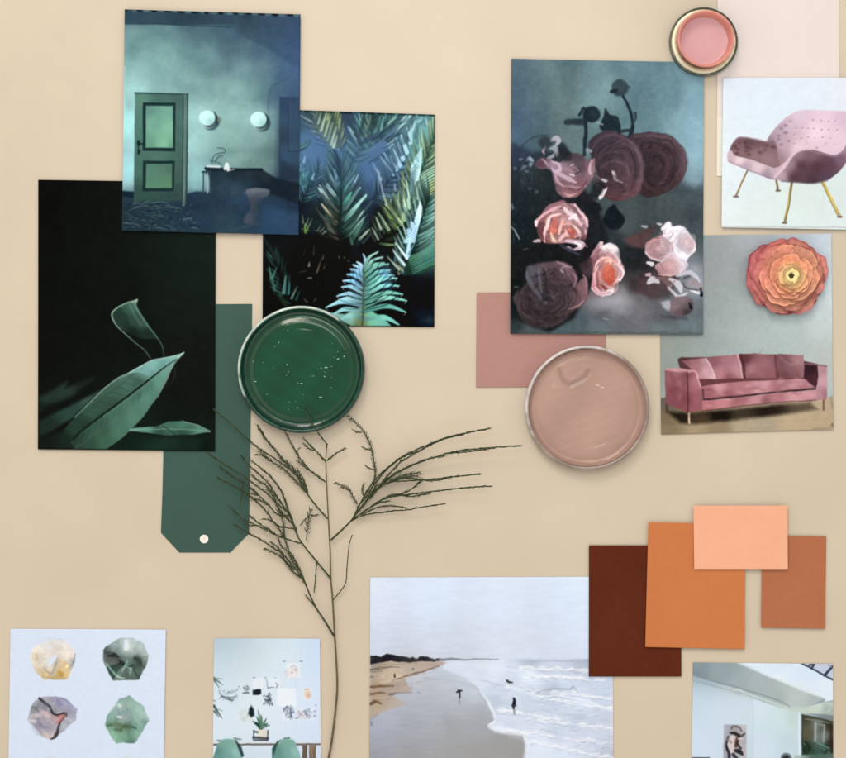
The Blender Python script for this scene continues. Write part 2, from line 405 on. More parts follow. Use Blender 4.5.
def frond(p, spine, tips, w, cols, t0=0.0, t1=1.0, f=.55, a=1, bend=.12, rib=None):
    """leaflets running from a rib out to the given tips"""
    S = cat_rom(np.array(spine, float), 10); n = len(tips)
    L = np.linspace(t0, t1, n)
    for i, tp in enumerate(tips):
        k = L[i]*(len(S)-1); b = S[int(k)]
        d = np.array(tp, float)-b; nrm = np.array((-d[1], d[0]))
        m = b+d*.55+nrm*bend
        ww = w if not isinstance(w, (list, tuple)) else w[0]+(w[1]-w[0])*i/max(1, n-1)
        c = cols[int(i*len(cols)/n)]
        if isinstance(c, list): cc = [p.jit(q, 7) for q in c]
        else: cc = [p.jit(np.array(c)*.62, 6), p.jit(c, 9), p.jit(np.array(c)*1.08, 9)]
        p.line([tuple(b), tuple(m), tp], [ww*.75, ww, ww*.22], cc, f=f, a=a)
    if rib: p.line(spine, rib[0], rib[1], f=.6)

def frond3(p, rib, n, ln, ang, w, cols, a=.9):
    """a whole palm leaf: n leaflets each side of the rib, dark at the root, pale at the tip"""
    S = cat_rom(np.array(rib, float), 14); m = len(S)
    c0, c1 = np.array(cols[0], float), np.array(cols[1], float)
    for q in range(n):
        t = (q+.3)/n; i = int(t*(m-2)); b = S[i]; d = S[i]-S[min(m-1, i+1)]; d = d/(np.hypot(*d)+1e-9)
        L = ln*(.45+.55*math.sin(math.pi*(.16+.70*t)))
        for sg in (-1, 1):
            an = sg*(ang*(.55+.6*t)+p.rs.normal(0, .05)); l = L*p.rs.uniform(.85, 1.12)
            e = np.array((d[0]*math.cos(an)-d[1]*math.sin(an), d[0]*math.sin(an)+d[1]*math.cos(an)))
            nn = np.array((-e[1], e[0])); tip = b+e*l+d*l*.12; mid = b+e*l*.5
            k = p.rs.uniform(.65, 1.2)
            p.line([tuple(b+nn*w*.45), tuple(mid+nn*w*.45), tuple(tip)], [w*.7, w*1.1, w*.3], tuple(c0*.45), f=.6, a=a*.7, smooth=3)
            p.line([tuple(b), tuple(mid), tuple(tip)], [w*.55, w*.95, w*.2], [tuple(c0*k), tuple((c0*.35+c1*.65)*k), tuple(c1*k)], f=.5, a=a, smooth=3)
            if p.rs.rand() < .6: p.line([tuple(b+e*l*.2), tuple(mid-nn*w*.15), tuple(tip)], [.3, w*.35, .2], tuple(np.clip(c1*1.3*k, 0, 235)), f=.4, a=a*.6, smooth=3)
    p.line(rib, [1, 1.6], tuple(c0*.7), f=.5, a=a)

def pic_palm(p):
    """palm fronds, near black below; blue paper sheen painted over the top"""
    p.zoom(0,0,1)
    p.fill([(270,115,(60,90,110)),(300,118,(50,75,90)),(345,118,(40,58,80)),(350,135,(42,66,100)),(375,118,(52,92,100)),(400,116,(50,90,105)),(430,118,(40,80,85)),
      (270,150,(62,105,150)),(305,150,(64,104,152)),(320,145,(60,98,148)),(330,165,(56,92,142)),(345,155,(56,94,140)),(362,158,(58,92,138)),(380,150,(62,96,140)),(395,130,(56,92,120)),(420,135,(76,140,150)),
      (305,180,(50,92,130)),(320,185,(42,68,100)),(350,180,(52,86,125)),(370,172,(60,96,150)),(375,190,(44,70,110)),(395,185,(50,82,120)),(412,160,(70,130,145)),
      (300,205,(22,30,42)),(320,215,(26,36,40)),(340,205,(34,62,70)),(362,205,(32,46,72)),(375,215,(26,34,52)),(395,205,(30,40,54)),(420,225,(70,120,110)),
      (280,245,(20,26,28)),(310,250,(18,18,18)),(340,240,(24,28,28)),(370,245,(16,20,24)),(395,245,(18,22,22)),(425,245,(60,120,125)),
      (280,290,(16,20,20)),(310,290,(16,17,18)),(345,270,(16,18,22)),(400,290,(14,18,24)),(425,295,(15,18,25)),(425,320,(20,28,40)),(400,320,(14,16,20)),(300,320,(14,16,16))], p=3.6, e=4)
    p.noise(12, 6, 3)
    T1, T2 = [(40,76,84),(70,120,124)], [(36,62,80),(76,120,150)]
    frond3(p, [(296,150),(285,190)], 10, 16, .9, 2.6, [(30,60,66),(70,126,130)], a=.7)
    frond3(p, [(378,108),(366,135),(350,166)], 15, 24, .75, 2.8, T1, a=.85)
    frond3(p, [(330,112),(336,130),(341,152)], 11, 18, .6, 3.0, [(50,66,44),(130,146,96)], a=.8)
    frond3(p, [(434,108),(412,140),(388,182),(372,200)], 19, 26, .8, 2.9, T2, a=.85)
    frond3(p, [(408,106),(392,126),(376,150)], 11, 20, .8, 2.6, T1, a=.75)
    frond3(p, [(352,150),(330,176),(318,190)], 12, 16, .9, 2.2, [(44,72,110),(64,100,140)], a=.5)
    frond3(p, [(318,170),(308,190),(300,206)], 9, 15, .8, 2.2, [(30,56,66),(70,120,130)], a=.6)
    frond3(p, [(340,166),(341,200),(338,248)], 22, 30, .72, 3.2, [(18,34,34),(66,116,112)], a=.95)
    frond3(p, [(424,160),(404,210),(374,246)], 20, 28, .85, 3.2, [(24,40,28),(110,136,96)], a=.9)
    frond3(p, [(440,200),(415,250),(392,275)], 18, 26, .85, 3.0, [(18,40,40),(90,140,150)], a=.9)
    frond3(p, [(276,262),(286,290),(298,312)], 11, 18, .7, 2.4, [(16,26,26),(46,80,80)], a=.8)
    p.wk = 1.9; p.ghost = 1
    # top left: dark leaf with pale stripes
    p.zoom(298,108,10.53)
    for (a_, b_, w, c) in (((25,45),(180,130),22,(60,80,74)),((20,80),(170,165),20,(150,168,162)),((110,40),(190,90),14,(130,150,140)),((60,40),(170,110),10,(24,34,30)),((130,190),(215,205),18,(140,146,140)),((135,245),(220,262),20,(150,160,165)),((170,290),(250,330),14,(100,120,160)),((190,350),(290,390),12,(84,104,146)),((40,150),(140,200),14,(70,110,140))):
        p.line([a_,b_], [w*.2,w*.8,w,w*.6], c, f=.6, a=.8)
    # top: olive leaf with broad pale leaflets
    p.poly([(180,35),(350,35),(420,250),(385,420),(270,280),(190,150)], [(200,60,(44,62,50)),(300,150,(60,84,60)),(360,300,(60,90,80)),(250,250,(30,44,44))], f=1.2, a=.85)
    for (a_, b_, w, c) in (((205,50),(180,110),26,(120,140,110)),((245,50),(215,165),26,(130,160,140)),((300,60),(240,235),40,(158,182,136)),((345,90),(272,290),40,(160,180,120)),((370,150),(305,335),32,(140,164,120)),((405,200),(345,385),36,(166,190,150)),((415,290),(375,415),30,(176,196,150)),((330,45),(310,120),30,(120,140,80))):
        p.line([a_,b_], [w*.2,w*.8,w,w*.6], [np.array(c)*.75, c, np.array(c)*1.1], f=.6)
    # top right of it: teal leaf, leaflets running down to the right
    for (a_, b_, w, c) in (((600,80),(740,380),46,(78,140,150)),((640,70),(755,280),34,(100,170,176)),((600,190),(700,380),44,(92,160,170)),((570,290),(660,400),46,(140,196,208)),((530,200),(575,270),34,(140,180,190)),((520,340),(620,450),34,(112,164,172)),((505,410),(590,500),30,(100,152,164)),((620,230),(730,420),22,(70,130,140)),((700,60),(758,200),26,(80,120,110)),((540,430),(600,520),14,(80,130,150)),((415,430),(440,450),18,(110,150,190)),((480,470),(560,560),12,(70,110,150)),((665,200),(750,360),16,(60,110,120))):
        p.line([a_,b_], [w*.2,w*.8,w,w*.6], [np.array(c)*.85, c, np.array(c)*.8], f=.6, a=.9)
    # left edge, mid height
    for (a_, b_, w, c) in (((75,510),(60,570),28,(120,176,210)),((35,590),(20,660),24,(84,150,170)),((70,640),(45,710),30,(90,176,190)),((120,670),(70,740),26,(70,140,150)),((175,690),(150,750),28,(110,168,200)),((20,500),(15,560),16,(90,140,170)),((90,740),(60,830),24,(60,120,120)),((35,720),(20,800),24,(60,130,120)),((190,790),(170,850),12,(50,84,110))):
        p.line([a_,b_], [w*.2,w*.8,w,w*.6], c, f=.7, a=.85)
    # upper right: blue and white leaflets along a rising rib
    p.zoom(365,108,10.53)
    p.poly([(540,90),(740,80),(735,300),(600,400),(520,560),(430,500),(480,250)], [(560,150,(90,150,176)),(650,170,(86,150,160)),(620,260,(88,156,170)),(540,300,(76,150,160)),(500,450,(70,140,150)),(700,120,(60,110,110)),(560,400,(90,160,160))], f=2, a=.9)
    for (a_, b_, w, c) in (((0,180),(60,340),60,(80,110,112)),((60,90),(20,300),40,(90,110,90)),((100,310),(320,100),26,(110,160,150)),((60,380),(250,230),40,(50,92,104)),((160,110),(100,290),40,(70,120,126)),((200,90),(170,220),26,(84,150,150)),
                           ((330,250),(480,85),24,(170,206,224)),((380,140),(430,90),20,(150,190,200)),((220,400),(330,320),20,(160,190,224)),((250,430),(290,390),16,(180,206,235)),((100,400),(330,230),30,(70,96,140)),((0,480),(200,380),60,(72,104,150))):
        p.line([a_,b_], [w*.2,w*.8,w,w*.6], c, f=.7, a=.85)
    for (a_, b_, w, c) in (((80,580),(170,755),24,(120,160,200)),((160,515),(300,705),28,(130,176,214)),((200,480),(330,650),40,(150,200,234)),((265,460),(360,620),30,(60,100,140)),((300,440),(370,610),42,(158,204,236)),((345,370),(400,540),44,(160,206,238)),((385,290),(440,470),46,(160,212,232)),((330,330),(400,500),12,(40,66,110)),((440,215),(480,330),30,(170,206,228)),((480,190),(480,370),40,(150,204,222)),((420,270),(450,360),12,(44,72,110)),((520,170),(480,310),26,(140,190,214)),
                           ((545,100),(500,240),20,(150,190,200)),((640,110),(660,180),16,(150,190,214)),((600,110),(560,150),20,(130,176,180)),((250,600),(300,690),12,(60,96,140)),((330,680),(360,740),16,(80,120,150)),((120,640),(150,690),10,(170,200,225))):
        p.line([a_,b_], [w*.2,w*.8,w,w*.6], c, f=.6, a=.9)
    # far right: green combed leaf above, white band, combed teal below
    p.poly([(735,310),(740,760),(520,760),(600,560),(620,380)], [(680,420,(120,160,100)),(700,560,(100,150,130)),(620,680,(50,110,110)),(720,720,(60,120,120))], f=1.2)
    p.wk = 1.0; p.ghost = 0
    for i in range(13):
        y = 330+i*38+p.rs.uniform(-9,9)
        p.line([(600+p.rs.uniform(-15,10),y+130),(665,y+75),(742,y)], [8,20,16], p.jit((156,190,160) if i > 3 else (160,186,130),8), f=.55, a=.8)
        p.line([(600,y+150),(665,y+95),(742,y+20)], [6,10,10], (24,50,46), f=.55, a=.75)
    p.zoom(0,0,1); frond3(p, [(434,138),(420,176),(412,214)], 16, 26, .8, 2.8, [(40,76,60),(150,182,130)], a=.85); p.zoom(365,108,10.53)
    p.poly([(480,620),(520,540),(560,470),(605,400),(600,560),(580,700),(575,770),(480,770)], [(500,650,(190,228,240)),(580,480,(150,200,210)),(550,600,(160,214,226)),(530,740,(196,230,240))], f=.9)
    for (x, y) in ((505,560),(540,510),(470,600)): p.line([(x,y),(x+22,y+60)],[4,16,8],(40,90,110),f=.6,a=.8)
    for i in range(11):
        y = 430+i*32; p.line([(476,y+30),(520,y-8),(560+i*3,y-70)], [9,6,2], (60,110,126), f=.6, a=.7)
    p.zoom(365,170,10.53)
    p.poly([(590,60),(742,-40),(742,240),(600,330),(500,360),(530,200)], [(640,60,(90,140,110)),(700,150,(110,150,120)),(620,230,(130,150,90)),(560,290,(120,140,110)),(700,270,(60,80,60))], f=1)
    for i in range(12):
        y = -40+i*30+p.rs.uniform(-8,8)
        p.line([(560,y+120),(640,y+60),(742,y)], [6,15,14], p.jit((150,200,180) if i < 5 else (150,176,110),9), f=.5, a=.8)
        p.line([(560,y+136),(640,y+76),(742,y+16)], [5,8,9], (20,44,42), f=.5, a=.7)
    p.poly([(482,-10),(575,-10),(560,80),(540,150),(505,260),(480,340),(465,260),(485,120)], [(500,30,(196,232,240)),(550,40,(170,220,236)),(500,200,(170,220,230)),(490,290,(150,196,190))], f=.8)
    p.wk = 1.7; p.ghost = 1
    for i in range(10):
        y = 10+i*32; p.line([(476,y+34),(505,y),(560-i*5,y-60)], [9,6,2], (70,120,136), f=.6, a=.65)
    # pale olive broad leaflets in the middle
    p.poly([(100,420),(200,340),(450,430),(560,320),(590,420),(430,640),(380,760),(60,760),(20,640)], (22,26,24), f=2.5, a=.85)
    p.ghost = 0
    p.line([(70,760),(250,660),(420,540),(500,440),(580,330)], 46, (20,18,20), f=1)
    p.ghost = 1
    for (a_, b_, w, c) in (((135,0),(190,250),18,(150,170,200)),((190,230),(230,380),22,(150,170,190)),((200,290),(380,570),44,(130,170,100)),((205,400),(330,600),56,(104,146,66)),((210,360),(390,560),24,(176,206,156)),((240,560),(320,620),30,(60,84,46)),((300,250),(410,520),52,(150,190,150)),((370,190),(440,460),50,(156,200,160)),((410,320),(430,440),26,(176,214,176)),((432,110),(470,400),46,(160,210,196)),((395,90),(420,300),16,(110,150,140)),((140,450),(250,630),36,(128,164,140)),((115,500),(165,620),28,(150,180,160)),((75,610),(140,730),24,(130,160,150)),((10,690),(50,630),16,(120,150,130)),((310,140),(320,215),24,(130,140,180)),((450,490),(545,410),22,(140,160,130)),((510,340),(560,300),24,(160,170,140)),((0,320),(15,260),18,(120,190,190))):
        p.line([a_,b_], [w*.2,w*.8,w,w*.6], [np.array(c)*.9, c, np.array(c)*.85], f=.6, a=.92)
    p.wk = 1.0; p.ghost = 0
    # lower right: white comb + teal comb
    p.poly([(610,420),(742,320),(742,770),(530,770),(570,560)], [(650,450,(90,140,150)),(700,560,(70,130,136)),(620,640,(80,130,100)),(700,720,(66,126,130))], f=1)
    for i in range(18):
        y = 330+i*28+p.rs.uniform(-8,8)
        p.line([(575,y+130),(650,y+80),(742,y)], [6,12,14], p.jit((150,205,210) if i % 3 else (96,160,150),10), f=.5, a=.8)
        if i % 2: p.line([(575,y+142),(650,y+94),(742,y+14)], [5,7,8], (22,50,56), f=.5, a=.75)
    p.zoom(0,0,1); frond3(p, [(428,200),(417,236),(404,276)], 18, 30, .85, 2.8, [(26,62,62),(120,176,176)], a=.85); p.zoom(365,170,10.53)
    p.poly([(575,330),(602,390),(590,500),(560,620),(525,770),(400,770),(440,690),(435,620),(470,620),(475,540),(510,560),(540,450)], [(585,400,(196,226,236)),(500,640,(150,196,236)),(460,720,(156,204,240)),(560,560,(170,210,240))], f=.8)
    for (a_, b_) in (((470,560),(490,640)),((430,640),(445,700)),((510,520),(525,580))): p.line([a_,b_],[3,14,6],(22,34,50),f=.5,a=.8)
    for i in range(12):
        y = 420+i*32; p.line([(400+max(0,400-i*34)*.2,y+50),(500,y),(592-i*5,y-70)], [10,6,2], (60,96,120), f=.6, a=.7)
    # centre leaf
    p.zoom(298,170,10.53)
    p.poly([(340,20),(450,60),(640,40),(720,260),(700,500),(560,760),(330,740),(250,560),(210,200)], (26,44,50), f=14, a=.6)
    p.line([(455,130),(450,300),(440,500),(420,760)], 40, (28,44,48), f=1.6, a=.85)
    p.wk = 1.7; p.ghost = 1
    for (a_, b_, w, c) in (((335,30),(420,220),30,(110,160,180)),((385,0),(440,200),60,(84,130,150)),((310,150),(420,320),40,(140,190,190)),((300,170),(380,300),12,(200,225,225)),((225,160),(330,330),22,(160,196,200)),((215,190),(260,250),30,(170,210,210)),((250,250),(400,430),40,(60,80,80)),((330,330),(420,440),20,(100,130,120)),((250,360),(400,560),46,(158,158,132)),((300,400),(410,500),20,(60,70,60)),((240,470),(380,600),26,(70,80,74)),((280,560),(420,680),24,(80,84,74)),((320,610),(430,720),20,(100,90,80)),((250,700),(420,730),20,(70,56,46)),
                           ((550,30),(480,150),40,(80,140,140)),((600,60),(500,200),34,(84,150,150)),((635,50),(560,200),34,(130,176,200)),((540,130),(480,250),40,(60,130,130)),((655,190),(500,400),50,(130,190,190)),((560,240),(480,380),60,(60,150,130)),((715,270),(520,500),56,(140,196,196)),((640,380),(500,540),30,(90,160,156)),((690,435),(530,640),34,(140,186,180)),((600,420),(480,520),26,(70,130,116)),((700,500),(530,690),36,(110,160,150)),((690,540),(570,740),44,(60,120,106)),((740,640),(650,730),30,(150,180,170)),((600,560),(490,660),22,(50,100,90)),((560,660),(470,740),24,(40,90,80))):
        p.line([a_,b_], [w*.2,w*.8,w,w*.6], [np.array(c)*1.05, c, np.array(c)*.6], f=.6, a=.92)
    p.wk = 1.25; p.ghost = 0
    p.line([(455,200),(452,400),(430,640)], [14,22,26], (24,36,38), f=.8)
    # small sprigs in the dark
    for (a_, b_, w, c) in (((45,480),(55,560),16,(120,140,120)),((110,510),(80,590),18,(130,160,130)),((145,520),(100,620),18,(110,150,110)),((70,570),(80,660),40,(90,140,60)),((30,620),(110,640),20,(80,120,50)),((240,580),(200,650),12,(120,130,120)),((280,600),(230,660),12,(130,140,130)),((160,640),(290,640),10,(90,90,80)),((290,640),(260,680),12,(120,120,110)),((300,700),(430,740),14,(110,90,76))):
        p.line([a_,b_], [w*.2,w*.8,w,w*.6], c, f=.6, a=.85)
    # dark lower left
    p.zoom(262,232,8.42)
    p.poly([(330,20),(700,20),(760,60),(740,300),(560,640),(250,640),(250,300)], (16,17,18), f=4, a=.7)
    for (a_, b_, w, c) in (((20,60),(140,240),60,(32,42,42)),((60,300),(110,490),40,(50,96,88)),((125,300),(90,390),22,(60,120,112)),((65,300),(75,400),22,(60,112,106)),((140,370),(130,450),24,(40,70,66)),((200,370),(185,510),44,(70,120,126)),((235,430),(225,520),30,(50,110,120)),((300,460),(250,560),26,(90,120,120)),((320,500),(290,570),20,(40,90,96)),((110,480),(160,530),40,(40,70,56)),((350,560),(380,590),24,(70,70,60)),((430,590),(455,560),20,(70,60,50)),((380,120),(350,190),14,(50,46,36)),((440,110),(435,190),18,(60,60,46)),((520,190),(510,230),18,(90,84,66)),((495,240),(465,340),20,(100,90,70)),((535,270),(520,310),18,(80,60,50)),((400,255),(398,285),26,(120,120,100)),((310,345),(365,330),12,(70,66,54)),((380,388),(415,388),22,(110,110,96)),((645,200),(652,220),14,(110,100,90)),((690,210),(695,222),12,(100,94,84)),((725,236),(730,246),14,(110,110,100)),((560,20),(640,60),16,(90,76,60)),((500,20),(540,0),14,(120,130,110)),((150,560),(190,600),50,(34,44,30)),((455,440),(470,440),14,(50,46,40)),((740,20),(760,100),30,(50,100,80))):
        p.line([a_,b_], [w*.2,w*.8,w,w*.6], c, f=.7, a=.85)
    p.wk = 1.0
    # the bright frond at the bottom
    p.zoom(325,240,7.554)
    p.poly([(-20,540),(60,550),(150,560),(285,500),(440,590),(500,650),(200,650)], [(0,560,(120,176,186)),(180,590,(104,164,160)),(270,620,(90,110,70)),(360,600,(88,170,150)),(480,600,(84,160,156)),(580,600,(110,170,190))], f=.9)
    sp = [(290,190),(292,300),(290,420),(285,520),(282,645)]
    L = [(288,105),(240,165),(210,188),(190,220),(165,260),(135,308),(125,355),(90,425),(70,475),(5,512),(60,560),(120,600)]
    frond(p, [(292,225)]+sp[1:], L, [24,36], [(140,190,226),(120,180,226),(112,176,220),(120,180,215),(124,184,206),(120,176,190)], 0, .88, bend=.14)
    R = [(400,90),(438,130),(446,172),(482,182),(492,228),(522,268),(546,290),(560,348),(586,412),(616,462),(612,548),(560,640)]
    frond(p, [(292,225)]+sp[1:], R, [24,40], [(110,170,170),(84,162,152),(90,170,170),(96,180,180),(90,172,160),(90,170,164)], 0, .9, bend=-.14)
    p.soft(455,255,45,40,(96,168,225),.7); p.soft(470,340,40,36,(104,180,220),.55); p.soft(235,265,32,26,(96,170,232),.7); p.soft(240,360,40,30,(120,190,232),.45)
    p.soft(345,300,40,60,(70,150,130),.4); p.soft(340,480,46,60,(70,150,130),.4)
    for i in range(len(L)-3):
        k = i/11*.88; y = 225+k*420
        p.line([(286,y+26),((286+L[i][0])/2,y+(L[i][1]-y)*.35+34),(L[i][0]+16,L[i][1]+22)], [4,7,3], (30,60,80), f=.5, a=.6)
        y = 225+i/11*.9*420
        p.line([(298,y+26),((298+R[i][0])/2,y+(R[i][1]-y)*.35+30),(R[i][0]-14,R[i][1]+24)], [4,8,3], (14,34,44), f=.5, a=.7)
    for (x,y) in ((300,470),(410,370),(430,460),(395,310)): p.line([(x,y+26),(x+70,y-2),(x+130,y-46)],[4,13,5],(12,30,44),f=.5,a=.8)
    for tp in L[:10]+R[:11]: p.line([tp,(tp[0]+(16 if tp[0] < 290 else -14),tp[1]+20)],[5,9,4],(206,206,222),f=.5,a=.65)
    p.line([(292,225),(290,420),(283,640)], [5,9,12], (60,66,44), f=.6)
    for i in range(14): p.line([(280,300+i*24),(298,294+i*24)],4,(130,100,90),f=.5,a=.5)
    # right of it: two short white leaflets and dusk
    for (a_, b_, w, c) in (((530,20),(620,140),36,(180,206,220)),((515,80),(600,190),34,(170,196,210)),((470,125),(560,225),26,(150,170,160)),((540,180),(585,230),30,(130,140,110)),((545,235),(560,260),20,(140,120,90)),((640,-20),(625,120),60,(150,196,236)),((680,20),(630,110),26,(90,130,150))):
        p.line([a_,b_], [w*.2,w*.8,w,w*.6], c, f=.6)
    p.poly([(640,120),(830,30),(822,200),(720,260),(590,270)], [(680,160,(40,80,64)),(780,80,(50,100,96)),(780,180,(30,70,58)),(650,230,(24,50,44))], f=1.2)
    for i in range(9): p.line([(630+i*4,130+i*16),(720,100+i*16),(828,30+i*18)],[6,10,10],p.jit((80,146,136),10),f=.5,a=.6)
    p.soft(790,610,60,30,(40,58,80),.6)
    p.zoom(0,0,1)
    for i in range(17):
        x = 268+i*10+p.rs.uniform(-3,3); p.line([(x,110+(x-264)*.032),(x+5,110.4+(x-264)*.032)], 2.4, (14,22,20), f=.6, a=.8)
    p.soft(325,152,46,30,(66,102,150),.42); p.soft(368,166,40,26,(62,98,146),.36); p.soft(420,130,30,26,(84,140,156),.25); p.soft(312,125,30,24,(60,92,130),.2)  # soft blue sheen of the glossy paper, painted into the ink
    p.blur(.35); p.grain(2.2)

def pic_leaf(p):
    """dark leaves on black"""
    p.zoom(30,290,3.678)
    p.fill([(60,-380,(14,17,16)),(330,-380,(17,19,18)),(60,-200,(15,17,16)),(330,-100,(17,22,20)),(650,-180,(24,40,36)),(500,-150,(20,34,30)),(600,0,(22,36,32)),(60,0,(16,19,17)),(300,60,(17,20,19)),(600,200,(22,26,24)),(60,200,(18,20,18)),(600,400,(20,22,20)),(100,560,(18,22,20)),(400,560,(20,40,34)),(640,560,(20,34,30))], p=3, e=40)
    p.zoom(30,290,3.678)
    # blurred leaves behind, left
    p.poly([(35,395),(90,365),(140,335),(130,360),(240,320),(160,390),(60,430),(35,450)], [(60,390,(40,72,66)),(130,345,(46,76,70)),(200,350,(34,48,40)),(60,440,(26,40,36))], f=3.5, a=.75)
    p.poly([(35,480),(120,440),(220,390),(260,370),(160,470),(60,530),(35,540)], [(60,510,(30,52,46)),(150,440,(44,84,76)),(220,390,(60,104,96))], f=2.6, a=.85)
    p.poly([(35,545),(120,520),(200,500),(260,520),(200,585),(35,585)], [(60,560,(22,34,30)),(150,560,(28,50,42)),(220,540,(36,66,56))], f=3, a=.7)
    # big leaf
    low = [(568,232),(535,262),(510,310),(475,385),(420,465),(350,535),(285,584),(170,584),(150,560),(190,515),(280,450),(380,375),(470,305),(530,255)]
    up = [(568,232),(520,245),(460,258),(410,280),(370,305),(320,330),(280,360),(240,395),(180,455),(130,510),(110,560),(150,570),(200,512),(290,442),(390,365),(470,303),(530,256)]
    p.poly(up, [(540,242,(130,200,196)),(470,275,(110,184,184)),(420,290,(120,190,190)),(360,320,(70,120,108)),(300,365,(60,104,90)),(400,340,(56,104,90)),(300,430,(48,86,70)),(220,440,(50,96,82)),(170,510,(38,70,58)),(200,500,(34,62,50)),(130,550,(24,44,36))], f=.9)
    p.poly(low, [(550,245,(120,190,188)),(500,300,(100,170,160)),(470,340,(90,160,148)),(420,400,(84,150,136)),(440,350,(70,126,110)),(380,470,(78,140,120)),(330,520,(70,128,108)),(280,560,(58,108,88)),(220,570,(44,84,68)),(330,450,(62,116,98)),(260,500,(50,92,76)),(180,560,(36,66,54)),(400,390,(60,112,96))], f=.9)
    for i in range(16):
        t = i/15; x0, y0 = 520-330*t, 262+262*t
        p.line([(x0,y0),(x0+15-30*t,y0+45),(x0-10-70*t,y0+95+10*t)],[2,7,2],(120,186,170),f=.9,a=.10)
        p.line([(x0-20,y0+6),(x0-60,y0-8),(x0-95,y0+10)],[2,8,2],(30,56,46),f=1,a=.22)
    p.line([(535,255),(470,305),(380,376),(280,450),(195,515),(160,550)], [3,6,8,8,7,5], (18,34,28), f=.9, a=.95)
    p.line([(525,262),(462,318),(372,390),(272,464)], [2,5,6,3], (110,176,160), f=1, a=.35)
    p.poly([(566,233),(520,245),(450,258),(400,285),(360,308),(430,300),(480,288),(530,258)], [(540,245,(126,196,196)),(460,270,(128,200,200)),(400,292,(110,180,180)),(480,280,(96,170,170))], f=.9, a=.95)
    p.line([(360,309),(320,328),(275,362),(235,400),(165,470)], [7,6,5,4,2], (130,186,178), f=.7, a=.85)
    p.line([(568,232),(520,246),(455,258),(410,280),(365,306)], [3,4,4,5,5], (168,220,216), f=.6, a=.8)
    p.line([(568,234),(530,275),(505,325),(470,395)], [2,4,4,1], (170,220,210), f=.6, a=.7)
    p.line([(568,230),(545,250)], [3,6], (200,232,226), f=.6, a=.8)
    # right low leaf
    p.poly([(665,520),(620,498),(560,482),(510,484),(470,500),(370,508),(365,518),(430,524),(500,534),(600,532)], [(640,518,(84,150,132)),(560,500,(72,136,118)),(500,495,(66,120,104)),(420,514,(90,160,144)),(560,525,(40,82,68)),(480,524,(44,86,72)),(400,518,(100,166,150))], f=.8)
    p.line([(665,521),(560,512),(440,512),(370,514)], [3,3,3,2], (130,190,172), f=.7, a=.6)
    p.line([(560,483),(620,499),(664,520)], 3, (140,196,180), f=.6, a=.7)
    p.line([(490,500),(520,520),(545,540)], 3, (24,44,38), f=.7, a=.8)
    p.poly([(300,584),(420,545),(560,540),(680,548),(680,588),(300,588)], [(340,575,(20,40,34)),(480,560,(26,58,46)),(600,560,(22,48,40)),(660,580,(18,30,26))], f=3, a=.8)
    p.poly([(300,586),(350,540),(420,535),(480,560)], (18,38,32), f=2.5, a=.5)
    # curled thin leaf
    p.poly([(395,38),(370,44),(330,62),(305,88),(312,115),(335,140),(370,165),(420,180),(470,180),(445,140),(420,105),(395,62)], [(380,55,(70,124,110)),(340,75,(50,96,84)),(320,100,(46,90,78)),(380,110,(44,84,72)),(430,160,(28,50,42)),(380,160,(22,36,30)),(420,120,(60,104,94))], f=1.2, a=.92)
    p.poly([(330,62),(360,90),(370,130),(420,180),(360,150),(315,118),(306,88)], (24,44,38), f=2, a=.55)
    p.line([(395,40),(365,46),(325,64),(302,90),(315,125),(350,160),(390,195),(425,225),(448,258)], [5,5,6,6,5,4,3,3,2], [(150,190,170),(120,170,150),(130,180,160),(110,160,145),(90,130,118),(80,110,100)], f=.7)
    p.line([(382,42),(400,80),(430,125),(465,170),(487,205),(494,245)], [4,5,5,4,3,2], [(120,170,150),(90,150,134),(80,136,122),(70,110,100)], f=.7, a=.9)
    p.line([(380,45),(395,36),(390,48)], 5, (150,190,170), f=.6)
    p.line([(365,48),(385,90),(410,130)], [3,8,3], (100,156,140), f=1.2, a=.4)
    p.noise(9, 2.2, 2); p.grain(1.3)

def petals(p, cx, cy, r, n, base, hi, seed, squash=1.0, turns=2.2, a=.9, w=(5,2.5)):
    """crescent strokes wound round a flower's heart"""
    rs = np.random.RandomState(seed)
    for i in range(n):
        t = 1-i/n; rad = r*(t**.8); th = rs.uniform(0, 6.28); sp = rs.uniform(.7, 1.5)
        ox_, oy_ = rs.normal(0, r*.10, 2)
        pts = [(cx+ox_+rad*math.cos(th+q*sp)*(1+.06*rs.normal()), cy+oy_+squash*rad*math.sin(th+q*sp)*(1+.06*rs.normal())) for q in (-.5, -.2, .1, .4, .6)]
        c = np.array(hi) if rs.rand() < .45 else np.array(base)
        p.line(pts, [1, w[0]*(.5+t), w[0]*(.5+t), w[1], .6], tuple(np.clip(c+rs.normal(0, 10), 0, 255)), f=.7, a=a)

